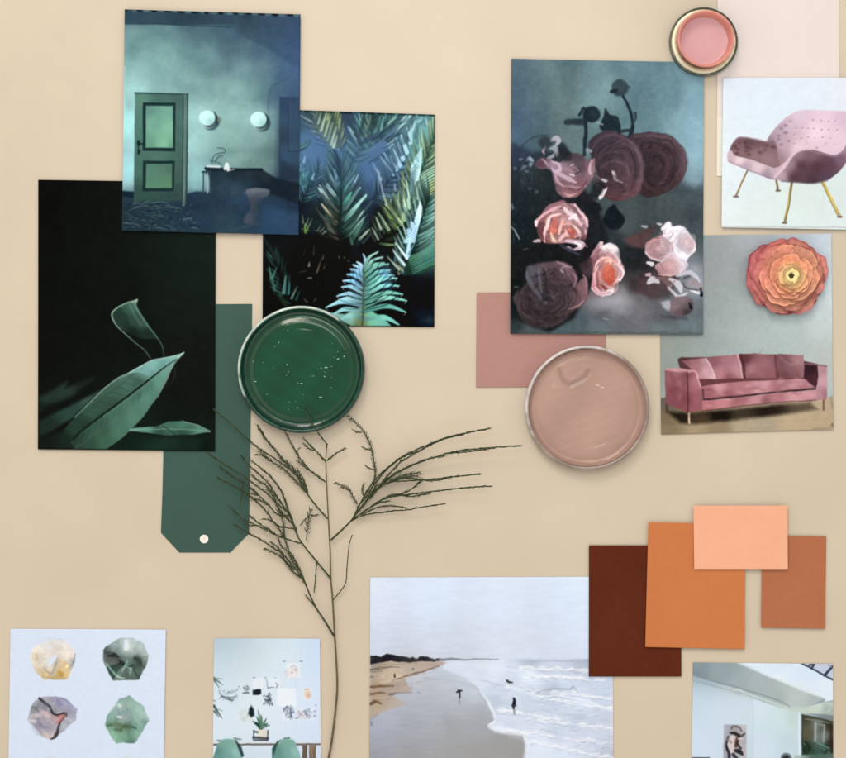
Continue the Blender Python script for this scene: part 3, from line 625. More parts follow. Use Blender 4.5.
def rose(p, cx, cy, rx, ry, layers, dark, mid, light, seed, la=-.6, a=.9, rot=0):
    """a full-blown rose seen from the front: shells of petals, each with a lit lip and a shaded root"""
    rs = np.random.RandomState(seed); dark, mid, light = [np.array(c, float) for c in (dark, mid, light)]
    cr, sr = math.cos(rot), math.sin(rot)
    def P(r, th, jx, jy):
        x, y = rx*r*math.cos(th), ry*r*math.sin(th); return (cx+jx+x*cr-y*sr, cy+jy+x*sr+y*cr)
    for l in range(layers):
        R = 1-l/layers*.88; n = max(3, int(6-l*.35)); off = rs.uniform(0, 6.28); dr = .30*R+.05
        for k in range(n):
            th = off+6.283*k/n+rs.uniform(-.25, .25); hw = 3.3/n*rs.uniform(.8, 1.25); Rk = R*rs.uniform(.9, 1.04)
            jx, jy = rx*rs.normal(0, .025), ry*rs.normal(0, .025); ph = rs.uniform(0, 6.28)
            us = np.linspace(-1, 1, 11)
            out = [P(Rk*(1-.16*u*u+.035*math.sin(5*u+ph)), th+hw*u, jx, jy) for u in us]
            inn = [P(Rk*(.60+.10*u*u), th+hw*.8*u, jx, jy) for u in us[::-1]]
            lit = .55+.45*math.cos(th+rot-la); lit *= rs.uniform(.75, 1.15)
            e = mid+(light-mid)*np.clip(lit, 0, 1.1); m = dark+(mid-dark)*np.clip(.35+lit*.7, 0, 1.1); d = dark*(.75+.3*lit)
            sh = [P(Rk*1.06*(1-.16*u*u), th+hw*u*1.05, jx, jy) for u in us]
            p.line(sh, [1, dr*min(rx, ry)*.35, dr*min(rx, ry)*.35, 1], tuple(dark*.5), f=1.0, a=a*.45, smooth=0)
            c = [(*out[2], e), (*out[5], e), (*out[8], e*.95), (*P(Rk*.82, th, jx, jy), m), (*inn[5], d), (*inn[1], d), (*inn[9], d)]
            p.poly(out+inn, [(q[0], q[1], np.clip(q[2], 0, 250)) for q in c], f=.7, a=a)
            p.line(out[1:-1], [.4, .035*min(rx, ry)+.8, .4], tuple(np.clip(e*1.12+6, 0, 250)), f=.55, a=a*.55, smooth=0)
            if rs.rand() < .5:
                u0 = rs.uniform(-.5, .5); p.line([P(Rk*.95, th+hw*u0, jx, jy), P(Rk*.8, th+hw*u0*.9, jx, jy), P(Rk*.66, th+hw*u0*.7, jx, jy)], [.3, .04*min(rx, ry), .3], tuple(m*.8), f=.6, a=a*.4)

def pic_roses(p):
    """still life of fading roses against a teal wall"""
    p.zoom(0,0,1)
    p.fill([(515,65,(70,104,118)),(540,65,(84,122,130)),(570,65,(76,112,118)),(600,65,(92,132,138)),(622,65,(92,132,142)),(650,65,(84,128,140)),(698,70,(110,160,172)),
      (515,90,(66,98,116)),(540,95,(76,112,120)),(565,95,(82,116,118)),(590,85,(86,124,130)),(610,85,(100,146,152)),(640,95,(80,122,134)),(670,95,(88,134,146)),(697,95,(112,166,180)),
      (515,120,(60,92,118)),(540,120,(70,106,118)),(560,120,(76,108,110)),(590,110,(98,142,146)),(650,130,(88,132,140)),(675,130,(108,158,168)),(698,130,(124,180,194)),
      (515,140,(62,98,124)),(540,140,(62,94,104)),(565,135,(80,112,112)),(580,140,(84,118,122)),(697,160,(126,178,194)),(692,180,(118,160,176)),(685,190,(60,76,82)),(698,195,(64,82,88)),
      (520,165,(36,54,70)),(515,190,(30,44,50)),(530,200,(28,40,44)),(520,230,(22,38,44)),(515,250,(24,30,32)),(540,250,(22,26,28)),(600,210,(60,78,80)),(640,200,(60,76,78)),(660,210,(62,78,80)),(690,215,(56,72,76)),
      (612,235,(40,52,58)),(625,225,(64,82,84)),(650,230,(60,74,76)),(695,235,(66,84,90)),(620,255,(38,46,50)),(640,260,(34,38,40)),(615,275,(40,40,44)),(635,285,(54,50,52)),(620,295,(130,136,142)),(600,305,(110,116,122)),(640,300,(88,92,96)),(640,310,(104,108,114)),(620,310,(124,134,142)),(698,285,(140,156,166)),(690,270,(100,116,124)),
      (660,318,(84,90,96)),(600,315,(84,92,100)),(580,320,(70,90,98)),(620,318,(92,98,106)),(660,328,(96,118,122)),(600,328,(88,112,116)),(560,328,(70,98,104)),(530,330,(66,84,88)),(690,326,(94,118,122)),(515,325,(40,54,54)),(515,290,(20,26,26)),(700,310,(90,108,114))], p=3.4, e=5)
    p.noise(22, 7, 3, sx=.7, sy=1.6)
    p.zoom(500,50,4.029)
    p.line([(170,40),(220,120),(260,240),(330,420)], [20,60,50,20], (104,140,136), f=9, a=.28)
    p.line([(60,60),(90,200),(80,330)], [20,50,40], (70,104,130), f=9, a=.35)
    p.line([(140,60),(160,200),(170,320)], 40, (60,90,98), f=9, a=.3)
    p.line([(470,40),(520,180),(560,300)], 60, (70,110,120), f=10, a=.3)
    p.soft(400,190,70,60,(112,160,164),.5); p.soft(770,330,60,150,(126,180,196),.5); p.soft(690,110,60,60,(96,146,156),.3)
    p.line([(90,390),(130,355),(190,340)], 6, (44,66,78), f=1, a=.8)
    # dark mass of foliage on the left
    p.poly([(42,380),(90,390),(130,420),(180,400),(230,420),(330,560),(380,600),(420,700),(440,820),(300,1080),(200,1140),(42,1080)], [(70,420,(40,56,80)),(110,500,(38,52,62)),(180,520,(32,42,44)),(100,600,(26,38,44)),(60,700,(20,34,40)),(200,700,(22,28,30)),(300,640,(28,30,34)),(330,800,(26,26,30)),(120,850,(22,26,28)),(250,900,(22,24,26)),(80,1000,(20,26,26))], f=3, a=.92)
    p.poly([(232,365),(262,380),(300,430),(300,460),(260,450),(238,410)], (26,36,42), f=2, a=.85)
    p.poly([(270,280),(330,275),(340,305),(275,305),(258,292)], (34,50,58), f=1.6, a=.85)
    for i in range(60):
        x, y = p.rs.uniform(45,200), p.rs.uniform(430,760)
        p.line([(x,y),(x+p.rs.uniform(-22,22),y+p.rs.uniform(8,34))],[2,p.rs.uniform(5,13),2],p.jit((44,66,76) if p.rs.rand()<.55 else (16,24,28),9),f=.8,a=.55)
    for (x,y,c) in ((120,440,(150,176,196)),(130,448,(180,200,214)),(100,470,(90,120,150)),(85,440,(90,110,140)),(125,465,(110,140,150)),(60,480,(80,100,120)),(120,560,(60,84,84)),(150,575,(70,96,96))): p.ell(x,y,9,6,c,f=1,a=.75,rot=p.rs.uniform(-1,1))
    # dark seed heads and stems
    D = (26,44,54)
    p.line([(492,190),(515,225),(530,262),(533,310),(520,370)], [10,12,13,16,18], D, f=.8)
    p.ell(483,155,32,34,(44,66,74),f=1.6); p.ell(478,145,22,22,(52,76,84),f=2,a=.7); p.line([(450,170),(470,165)],12,D,f=1); p.line([(500,140),(520,155)],10,(50,74,80),f=1)
    p.line([(545,255),(548,280),(530,300)],9,(40,60,66),f=.9)
    p.ell(368,262,36,34,D,f=1.4); p.line([(320,262),(335,235),(350,255)],12,D,f=1); p.ell(375,258,20,18,(36,58,66),f=2,a=.6)
    p.line([(345,290),(345,340),(340,420)], [18,14,18], D, f=.8); p.line([(265,296),(330,288)],[14,22],(36,52,60),f=1.4)
    p.poly([(424,238),(440,265),(470,268),(482,290),(478,330),(440,340),(405,320),(405,290),(418,265)], D, f=1, smooth=4)
    p.line([(470,330),(520,325)],14,(34,54,62),f=1); p.line([(478,300),(484,360)],12,D,f=1)
    p.soft(470,350,12,10,(120,150,160),.6); p.soft(360,410,14,14,(130,160,168),.6)
    # big dark mauve roses, right
    p.poly([(520,360),(560,335),(620,332),(680,345),(725,380),(752,440),(745,500),(715,550),(650,580),(600,595),(560,580),(520,500)], [(560,350,(66,54,64)),(640,345,(72,56,66)),(720,400,(84,64,74)),(735,470,(88,62,70)),(640,430,(58,48,54)),(660,520,(62,48,50)),(600,560,(56,42,44)),(560,450,(52,46,52)),(700,540,(66,50,52)),(740,440,(92,70,80))], f=1.2, smooth=5)
    p.line([(540,350),(620,360),(690,400),(720,450),(710,510),(660,560)], [5,10,14,12,8,4], (88,66,76), f=1.4, a=.6)
    p.line([(600,400),(660,410),(690,460),(680,510)], [4,10,10,4], (40,32,38), f=1.6, a=.6)
    p.line([(640,470),(665,450),(670,500),(640,550)], [4,9,8,3], (92,64,66), f=1.4, a=.5)
    p.poly([(355,375),(400,335),(450,325),(520,355),(565,400),(580,470),(575,540),(545,590),(480,610),(430,600),(400,520),(370,440)], [(400,370,(58,52,64)),(470,350,(62,54,66)),(540,400,(82,66,78)),(565,480,(96,74,86)),(450,420,(60,50,60)),(430,500,(70,54,62)),(480,560,(88,58,62)),(530,560,(104,72,80)),(450,600,(84,52,56)),(390,430,(56,48,58))], f=1.2, smooth=5)
    for i in range(7):
        t = i/6
        p.line([(420+30*t,470+18*t),(480+20*t,455+20*t),(530+12*t,490+18*t),(540+8*t,550)],[2,4,5,3],(112,84,94) if i%2 else (60,46,54),f=1,a=.5)
    p.line([(520,370),(560,420),(572,480),(560,540)],[5,12,12,4],(112,90,104),f=1.6,a=.6)
    p.line([(455,490),(465,515),(490,535)],[4,9,4],(214,220,226),f=.9,a=.8)
    p.line([(430,565),(402,598)],[6,12],(226,226,232),f=.8); p.line([(412,520),(428,526)],10,(190,196,204),f=.9,a=.8); p.poly([(470,520),(520,490),(525,500),(500,540)],(112,74,78),f=1.4,a=.8)
    p.poly([(380,530),(420,530),(430,560),(390,600),(360,590)], (24,30,34), f=2, a=.8)
    rose(p, 640, 458, 108, 122, 8, (38,32,39), (70,56,66), (116,94,106), 4, la=-.4, a=.26)
    rose(p, 468, 472, 104, 128, 8, (40,33,40), (80,63,75), (130,104,120), 3, la=-.2, a=.26, rot=.3)
    p.line([(452,490),(462,520),(488,536)],[4,10,4],(196,202,210),f=1)
    p.line([(430,565),(402,598)],[5,11],(220,220,226),f=.8)
    for (pts, w, c, a_) in (([(545,348),(620,344),(690,362),(735,410),(744,470),(722,535)],[4,12,14,14,12,5],(110,88,98),.55),([(560,380),(620,376),(680,400),(704,450),(694,520),(650,565)],[4,10,16,16,10,4],(50,40,46),.6),([(590,410),(640,404),(676,440),(672,500),(640,545)],[3,9,12,10,4],(92,68,74),.5),([(600,450),(630,430),(655,460),(645,510)],[3,10,12,4],(40,32,38),.6),([(575,520),(600,560),(650,572)],[4,12,5],(84,66,72),.5),
        ([(372,400),(410,352),(470,344),(525,372)],[4,12,12,5],(104,84,98),.5),([(530,375),(566,430),(572,500),(550,565)],[5,18,18,6],(126,102,116),.5),([(505,385),(540,440),(545,510),(525,570)],[4,14,14,5],(50,40,48),.6),([(400,440),(440,410),(500,415),(525,460)],[4,12,12,4],(88,70,82),.5),([(410,470),(450,450),(500,462),(520,510),(505,560)],[4,9,12,10,4],(120,92,104),.45),([(430,500),(470,520),(490,560)],[4,14,6],(52,38,44),.6),([(440,590),(490,600),(540,585)],[4,10,4],(116,80,88),.5)):
        p.line(pts, w, c, f=2.0, a=a_)
    # upper left pale rose
    p.zoom(510,120,8.42)
    p.poly([(250,320),(350,330),(420,360),(520,280),(600,290),(660,340),(715,330),(700,480),(640,570),(560,650),(470,660),(400,620),(370,540),(340,420),(260,420),(215,380)], [(260,360,(86,62,74)),(380,380,(150,130,150)),(560,320,(70,62,72)),(600,400,(84,68,80)),(680,430,(140,110,124)),(600,560,(130,90,100)),(480,620,(140,100,108)),(420,560,(120,88,100)),(480,430,(140,116,130)),(540,600,(130,86,92))], f=1, smooth=4)
    for (pts, w, c) in (([(300,215),(280,260),(290,290)],[8,20,8],(170,150,168)),([(345,180),(385,150),(405,180),(380,215)],[16,40,40,14],(168,174,184)),([(330,240),(370,235),(395,280),(350,310),(320,320)],[16,44,44,30,14],(146,160,170)),([(380,290),(385,330)],14,(34,44,54)),([(265,330),(300,360),(325,390)],[6,22,8],(176,146,166)),
                         ([(360,350),(410,370),(415,420),(370,430),(350,400)],[12,26,26,24,10],(196,176,200)),([(370,430),(420,460),(500,500),(555,525)],[18,36,36,10],(186,168,184)),([(375,450),(400,520),(450,560)],[14,30,14],(180,150,164)),([(440,400),(500,420),(540,470)],[10,26,10],(150,124,140)),([(520,400),(560,410),(590,460)],[8,20,8],(134,112,130)),([(515,385),(535,380)],14,(170,160,180)),([(540,460),(590,430),(560,400)],[8,14,6],(60,52,62)),
                         ([(690,340),(670,420),(685,480)],[10,26,12],(206,168,176)),([(715,330),(690,360)],[6,18],(150,120,134)),([(640,340),(645,420)],[6,16],(112,92,106)),([(570,520),(640,510),(690,470)],[8,20,8],(120,96,112)),([(450,560),(560,570),(640,560)],[10,26,10],(160,126,140)),([(560,590),(610,570),(640,520)],[8,16,6],(92,62,72)),([(440,610),(500,640),(560,620)],[10,24,10],(176,136,140)),([(400,580),(440,610)],14,(120,90,96)),([(480,640),(520,640)],14,(206,170,170)),([(500,460),(530,470)],12,(226,226,232)),
                         ([(470,580),(540,590)],[10,16],(110,66,74)),([(380,550),(410,600)],10,(90,62,70)),([(780,500),(805,510)],[14,22],(190,198,206)),([(820,570),(760,660)],[10,26],(216,212,220)),([(790,590),(770,640)],12,(150,150,160)),([(655,250),(680,260)],30,(120,150,160)),([(720,470),(760,490)],12,(110,96,106)),([(780,40),(730,20)],10,(130,160,170))):
        p.line(pts, w, c, f=.7, a=.88)
    for (x,y) in ((150,340),(170,350),(110,410),(145,430),(180,380)): p.ell(x,y,18,10,(110,140,160),f=1,a=.6,rot=p.rs.uniform(-1,1))
    p.ell(300,190,60,50,(26,32,36),f=2.4,a=.6); p.poly([(410,220),(520,280),(510,350),(430,350),(395,300)],(28,36,40),f=2,a=.7)
    # lit pink rose
    p.zoom(508,195,8.46)
    p.poly([(250,210),(320,110),(400,60),(470,45),(500,90),(550,78),(620,140),(665,200),(665,300),(650,380),(560,400),(420,410),(310,410),(250,340),(240,270)], [(330,120,(150,104,116)),(450,70,(130,88,98)),(550,110,(176,146,160)),(640,220,(180,140,154)),(620,320,(120,86,96)),(280,280,(90,56,64)),(360,200,(176,112,110)),(480,170,(206,170,176)),(400,280,(206,110,96)),(520,320,(196,120,110)),(420,380,(196,150,146)),(320,380,(130,70,72)),(600,380,(90,56,60)),(560,200,(210,190,196))], f=.9, smooth=3)
    rose(p, 460, 240, 205, 165, 5, (110,62,66), (186,136,138), (232,204,208), 31, la=-1.2, a=.5)
    for (pts, w, c) in (([(235,250),(250,205),(300,165),(370,130),(440,95)],[14,20,18,24,12],(226,176,184)),([(330,130),(400,80),(460,60)],[12,30,16],(150,104,116)),([(240,265),(235,225)],[10,22],(240,224,230)),([(310,400),(300,350),(325,260),(360,190),(440,165)],[14,24,30,26,14],(240,204,204)),([(330,300),(350,220)],[10,22],(244,226,226)),([(290,240),(275,330),(300,380)],[10,30,12],(104,58,66)),
                         ([(470,110),(520,160),(580,170)],[24,44,20],(222,206,214)),([(560,85),(620,150),(660,220),(665,270)],[14,22,20,12],(226,196,206)),([(510,90),(570,130),(620,190)],[10,34,12],(120,84,94)),([(580,205),(620,260),(650,330)],[18,30,14],(222,184,194)),([(520,200),(560,185),(590,210)],[20,40,20],(226,224,236)),([(640,260),(620,330),(600,380)],[14,34,14],(140,104,114)),
                         ([(400,200),(380,290),(375,330)],[20,60,40],(206,104,86)),([(370,300),(400,310)],30,(226,112,96)),([(460,220),(440,300),(430,340)],[16,26,14],(236,190,178)),([(470,260),(500,240),(540,250)],[10,24,14],(220,160,150)),([(500,330),(525,300),(545,330),(530,360)],[14,26,26,12],(206,70,56)),([(510,290),(520,310)],18,(230,130,110)),([(550,260),(590,310),(600,350)],[14,26,14],(236,204,200)),([(480,300),(500,350)],[14,22],(236,170,150)),([(430,380),(480,340),(490,330)],[20,34,16],(226,186,186)),([(370,360),(400,390)],[18,26],(200,180,150)),([(560,360),(600,340)],[14,22],(206,150,146)),([(370,330),(390,390)],[14,20],(226,200,180)),([(450,190),(520,180)],[10,16],(190,120,120)),
                         ([(480,390),(560,400),(630,420),(600,450),(545,470)],[16,40,40,30,10],(206,190,206)),([(560,400),(610,430)],[12,24],(240,230,240)),([(545,465),(500,440)],[10,18],(180,168,188)),([(640,420),(670,440)],8,(170,130,140)),([(220,400),(260,390)],[20,28],(206,186,190)),([(130,460),(160,450)],10,(70,76,80)),([(25,270),(60,320),(95,375)],[5,10,5],(180,190,200)),([(30,85),(40,110)],20,(70,100,120)),([(440,420),(520,470),(600,500)],[10,30,20],(60,60,84))):
        p.line(pts, w, c, f=.65, a=.9)
    p.poly([(650,60),(740,70),(800,130),(740,160),(640,130)], (24,34,40), f=2.2, a=.85)
    p.poly([(690,300),(760,270),(846,340),(846,420),(700,400)], (28,38,46), f=3, a=.75)
    p.zoom(500,190,4.029)
    p.poly([(415,130),(430,85),(460,62),(480,85),(500,115),(485,155),(440,160)], (22,32,38), f=1.2, smooth=4)
    p.poly([(350,45),(400,55),(410,85),(350,95)], (22,30,36), f=2, a=.8)
    # low dark drooping rose
    p.zoom(508,250,8.81)
    p.poly([(150,200),(180,140),(260,125),(330,105),(440,90),(540,130),(605,230),(600,300),(680,240),(700,330),(690,420),(640,500),(560,550),(500,620),(400,680),(300,690),(180,670),(110,600),(70,500),(40,420),(100,370),(200,360)], [(190,200,(78,82,94)),(240,300,(70,74,86)),(330,150,(88,72,80)),(450,130,(100,80,90)),(500,180,(128,96,110)),(570,260,(112,80,90)),(660,330,(126,92,100)),(660,440,(112,80,88)),(560,480,(92,64,70)),(400,220,(56,46,52)),(430,350,(70,60,64)),(330,400,(36,38,46)),(140,440,(86,64,70)),(100,420,(70,66,72)),(180,560,(60,54,52)),(300,620,(56,50,52)),(420,620,(50,44,46)),(480,540,(64,50,54)),(540,360,(60,42,50)),(260,480,(64,62,62))], f=1.6, smooth=4)
    for (pts, w, c) in (([(160,190),(190,280),(250,370),(290,430)],[10,40,34,10],(92,98,110)),([(270,150),(275,260),(295,380)],[10,26,10],(100,104,118)),([(250,200),(255,300)],[8,14],(44,46,56)),([(310,160),(330,260),(330,360)],[8,30,20],(40,40,48)),([(300,140),(340,180),(350,260)],[8,16,8],(112,88,96)),([(350,200),(400,170),(450,200),(480,240)],[8,30,26,8],(60,48,54)),([(430,100),(500,130),(550,160)],[8,20,8],(150,124,136)),([(450,180),(500,140),(520,190)],[8,12,8],(190,160,176)),([(460,180),(480,200)],16,(206,190,200)),([(520,150),(560,150)],10,(160,140,150)),([(510,190),(530,220)],[8,16],(180,150,166)),
                         ([(560,200),(600,250),(585,310),(570,330)],[8,20,18,6],(160,126,140)),([(660,220),(690,280),(690,380)],[8,24,10],(140,104,114)),([(640,260),(650,350),(630,420)],[8,20,8],(106,76,84)),([(530,520),(600,500),(660,450)],[6,16,8],(170,140,146)),([(600,400),(620,470)],[8,20],(120,88,94)),([(540,430),(560,520)],[8,20],(130,92,96)),([(380,290),(370,370),(400,420),(440,380)],[8,22,24,8],(104,92,96)),([(400,410),(430,400)],14,(150,140,146)),([(430,310),(460,350),(420,390)],[8,20,8],(84,76,80)),([(490,260),(540,290),(530,350)],[10,40,20],(26,24,30)),([(440,420),(480,380),(520,400)],[10,30,14],(40,30,36)),
                         ([(100,470),(130,420),(200,380)],[8,26,10],(112,88,94)),([(60,420),(100,390),(160,370)],[8,18,8],(88,84,90)),([(110,500),(160,450),(220,420)],[8,14,8],(56,46,48)),([(130,560),(170,590),(190,580)],[8,22,10],(96,88,84)),([(230,520),(250,480),(270,520)],[8,20,8],(96,90,92)),([(300,470),(330,460),(320,500)],[8,18,8],(112,100,106)),([(370,470),(360,520)],[8,14],(90,80,84)),([(440,540),(460,590)],[8,18],(90,70,72)),([(500,590),(520,560)],10,(100,84,82)),([(330,540),(400,570),(450,560)],[8,20,8],(44,38,40)),([(200,480),(250,560),(330,600)],[6,16,8],(42,38,38)),([(60,330),(90,330)],14,(60,100,84))):
        p.line(pts, w, c, f=.75, a=.75)
    rose(p, 330, 440, 285, 230, 9, (34,30,33), (70,58,64), (116,96,104), 5, la=-.7, a=.4, rot=-.2)
    rose(p, 450, 270, 140, 130, 6, (36,30,34), (84,66,74), (146,120,130), 6, la=-.9, a=.4)
    for (pts, w, c) in (([(160,190),(190,280),(250,370),(290,430)],[10,40,34,10],(92,98,110)),([(270,150),(275,260),(295,380)],[10,26,10],(96,100,112)),([(310,160),(330,260),(330,360)],[8,26,18],(40,40,48)),([(660,220),(690,280),(690,380)],[8,24,10],(140,104,114)),([(530,520),(600,500),(660,450)],[6,14,8],(160,132,138)),([(430,100),(500,130),(550,160)],[8,18,8],(150,124,136)),([(460,180),(480,200)],12,(190,174,182))): p.line(pts, w, c, f=.8, a=.6)
    p.poly([(630,120),(720,60),(800,20),(790,150),(720,250),(650,200)], [(680,130,(56,44,50)),(750,120,(110,74,84)),(720,200,(84,60,70))], f=2.2, a=.8)
    # glowing orange-hearted rose
    p.zoom(575,230,9.475)
    p.poly([(160,260),(190,180),(240,110),(265,150),(330,140),(400,190),(435,280),(465,400),(440,480),(380,520),(360,590),(270,635),(200,600),(150,540),(170,400)], [(200,220,(150,104,114)),(300,180,(214,214,224)),(380,220,(220,214,220)),(430,400,(222,186,192)),(410,470,(220,200,206)),(330,330,(226,170,150)),(320,430,(214,96,70)),(230,400,(200,130,130)),(200,520,(190,130,136)),(330,580,(206,190,206)),(250,600,(210,160,170)),(180,300,(130,80,90))], f=.9, smooth=4)
    rose(p, 305, 400, 140, 215, 6, (130,76,76), (206,160,164), (238,222,226), 32, la=-.5, a=.5)
    for (pts, w, c) in (([(150,260),(190,200),(250,140)],[8,26,8],(176,130,140)),([(240,115),(255,130),(235,180)],[8,24,8],(226,206,212)),([(260,180),(320,155),(380,180),(410,240)],[20,50,46,20],(222,224,232)),([(280,240),(340,240),(390,280)],[10,22,10],(190,130,130)),([(390,240),(425,290),(415,320)],[14,28,12],(230,220,228)),([(420,340),(455,400),(440,470)],[10,22,14],(236,220,226)),([(410,360),(430,420),(415,470)],[10,30,14],(200,150,160)),([(400,470),(430,480)],[14,24],(240,236,240)),
                         ([(190,330),(230,290),(300,270),(370,300),(410,330)],[10,18,24,18,8],(240,190,180)),([(220,340),(300,280),(380,310)],[6,14,8],(226,130,120)),([(290,300),(340,290),(330,330)],[10,26,10],(236,200,180)),([(180,380),(200,330),(260,260)],[6,12,6],(230,190,196)),([(185,520),(185,420),(215,350)],[8,18,8],(232,190,196)),([(215,380),(240,480),(260,540)],[8,16,8],(226,140,130)),([(205,450),(215,530),(240,570)],[6,16,8],(120,60,60)),([(240,520),(290,560)],[16,34],(130,52,40)),([(150,545),(200,600),(270,630)],[6,14,8],(232,196,206)),([(180,540),(230,590),(300,590)],[6,14,8],(236,200,200)),([(290,570),(350,570),(360,590)],[10,26,10],(230,226,236)),([(270,620),(330,610),(355,590)],[6,12,6],(226,212,222)),([(330,540),(360,560)],[10,16],(226,200,190)),([(350,520),(390,490)],[10,22],(230,200,206)),([(240,430),(235,400)],16,(226,150,140))):
        p.line(pts, w, c, f=.65, a=.9)
    p.ell(320,420,66,105,[(300,350,(222,110,80)),(340,400,(206,84,58)),(290,440,(214,88,64)),(330,500,(190,64,44)),(360,440,(200,90,66))], f=1, a=.9, rot=-.12)
    for i in range(26):
        x, y = 320+p.rs.normal(0,30), 415+p.rs.normal(0,48)
        p.line([(x,y),(x+p.rs.uniform(-16,16),y+p.rs.uniform(-10,20))],[3,9,3],p.jit((236,140,110) if p.rs.rand()<.5 else (176,56,40),10),f=.6,a=.7)
    p.soft(150,620,60,40,(130,84,92),.4)
    p.poly([(480,120),(560,60),(640,100),(600,150),(520,150)], (92,70,72), f=2.6, a=.7)
    p.poly([(390,220),(470,160),(640,160),(640,330),(560,420),(480,360)], (30,36,40), f=3.5, a=.7)
    # white bunch on the right
    p.zoom(620,210,6.016)
    p.poly([(20,180),(90,140),(170,110),(230,90),(180,170),(150,230),(60,215)], [(60,190,(92,66,66)),(140,150,(84,60,60)),(200,120,(70,56,58))], f=2, a=.85)
    p.poly([(130,300),(170,260),(300,380),(360,400),(300,520),(210,540),(100,500),(110,400)], [(150,320,(40,40,46)),(250,440,(80,64,66)),(160,480,(76,58,62)),(280,500,(64,58,60))], f=2.5, a=.85)
    p.poly([(245,110),(285,72),(320,100),(360,92),(400,120),(440,175),(455,215),(430,265),(410,300),(390,350),(350,390),(290,400),(230,380),(210,330),(250,310),(180,295),(150,250),(160,190),(220,160),(260,150)], [(280,100,(206,206,220)),(330,130,(216,220,236)),(400,150,(214,220,236)),(430,210,(206,206,220)),(400,200,(214,186,190)),(370,250,(220,226,242)),(300,170,(210,200,216)),(200,220,(196,150,154)),(230,250,(186,150,160)),(280,230,(190,170,180)),(290,340,(206,160,160)),(250,350,(176,126,132)),(340,340,(214,196,204)),(380,310,(210,214,230)),(210,180,(150,100,104))], f=.9, smooth=3)
    for (pts, w, c) in (([(250,120),(290,90),(280,140)],[8,26,10],(230,234,244)),([(300,110),(340,110),(380,130)],[8,20,8],(230,236,248)),([(260,160),(330,150),(300,190)],[10,24,10],(226,232,246)),([(380,150),(440,190),(445,240),(410,280)],[10,16,14,8],(236,240,250)),([(330,180),(350,250),(400,290)],[14,50,24],(224,230,246)),([(370,190),(410,170),(430,220),(400,240)],[8,20,20,8],(214,180,180)),([(160,220),(200,180),(240,200)],[8,20,8],(206,150,150)),([(150,250),(190,295),(250,305)],[6,14,8],(232,214,222)),([(190,240),(230,230),(220,280)],[8,22,8],(196,156,160)),([(240,180),(260,220)],[8,18],(226,206,206)),([(260,240),(310,220),(290,270)],[8,16,6],(206,190,200)),([(250,310),(300,260),(330,270)],[8,18,8],(214,204,216)),([(260,330),(310,320),(340,360)],[10,30,10],(214,170,166)),([(230,390),(290,400),(340,380)],[6,10,6],(232,180,176)),([(350,300),(400,330),(380,370)],[10,26,10],(200,196,212)),([(240,140),(270,180),(310,210)],[5,7,5],(150,130,140)),([(320,140),(300,170)],6,(160,150,166)),
                         ([(170,440),(200,420),(230,440)],[14,44,16],(196,200,210)),([(160,390),(180,390)],[16,26],(200,170,176)),([(160,320),(190,330)],[16,26],(222,226,236)),([(130,100),(155,105)],[10,18],(150,160,170)),([(220,85),(240,90)],[10,18],(180,190,200)),([(215,410),(280,430),(290,480)],[10,40,20],(120,92,92)),([(300,420),(350,450),(370,490)],[16,46,20],(196,202,214)),([(340,400),(420,380),(480,430)],[12,30,12],(196,202,216)),([(390,415),(415,405)],14,(70,74,84)),([(400,450),(450,440),(490,470)],[10,40,16],(150,140,144)),([(420,480),(470,500),(490,490)],[8,16,8],(226,230,238)),([(380,440),(400,470),(470,480)],[6,12,6],(80,76,80)),([(310,490),(350,520),(400,500)],[8,20,8],(200,206,218)),([(290,470),(320,500)],12,(190,190,200)),([(330,430),(300,470)],8,(150,140,150))):
        p.line(pts, w, c, f=.7, a=.9)
    rose(p, 395, 195, 66, 74, 5, (150,130,140), (206,200,214), (238,242,250), 21, la=-.9, a=.34)
    rose(p, 232, 236, 80, 62, 5, (120,88,96), (190,158,164), (226,212,218), 22, la=-.6, a=.36)
    rose(p, 295, 345, 72, 54, 4, (130,100,104), (206,172,172), (230,214,218), 23, la=-1, a=.32)
    p.poly([(245,555),(300,540),(310,590),(290,610),(260,590)], (176,188,198), f=1.8, a=.8)
    p.poly([(310,545),(350,520),(410,520),(440,560),(435,610),(380,640),(320,635),(300,600)], [(330,580,(130,112,116)),(380,540,(120,106,110)),(420,580,(84,74,78)),(350,620,(96,82,88)),(400,620,(60,54,60))], f=1, smooth=4)
    p.line([(415,560),(430,590)],[8,20],(20,24,32),f=.8); p.line([(480,470),(488,515)],[10,20],(16,24,34),f=.9); p.line([(240,640),(320,650),(400,655)],[6,18,8],(58,58,68),f=2.4,a=.7)
    p.soft(450,360,50,40,(160,176,186),.6)
    p.zoom(0,0,1); p.soft(612,302,22,7,(164,172,178),.6); p.line([(603,319),(608,319)],1.2,(150,156,160),a=.7)
    p.line([(512,332),(600,333),(702,333.6)], 2, (60,76,78), f=1, a=.5)
    p.blur(.3); p.noise(4.5, 6, 2); p.grain(3)

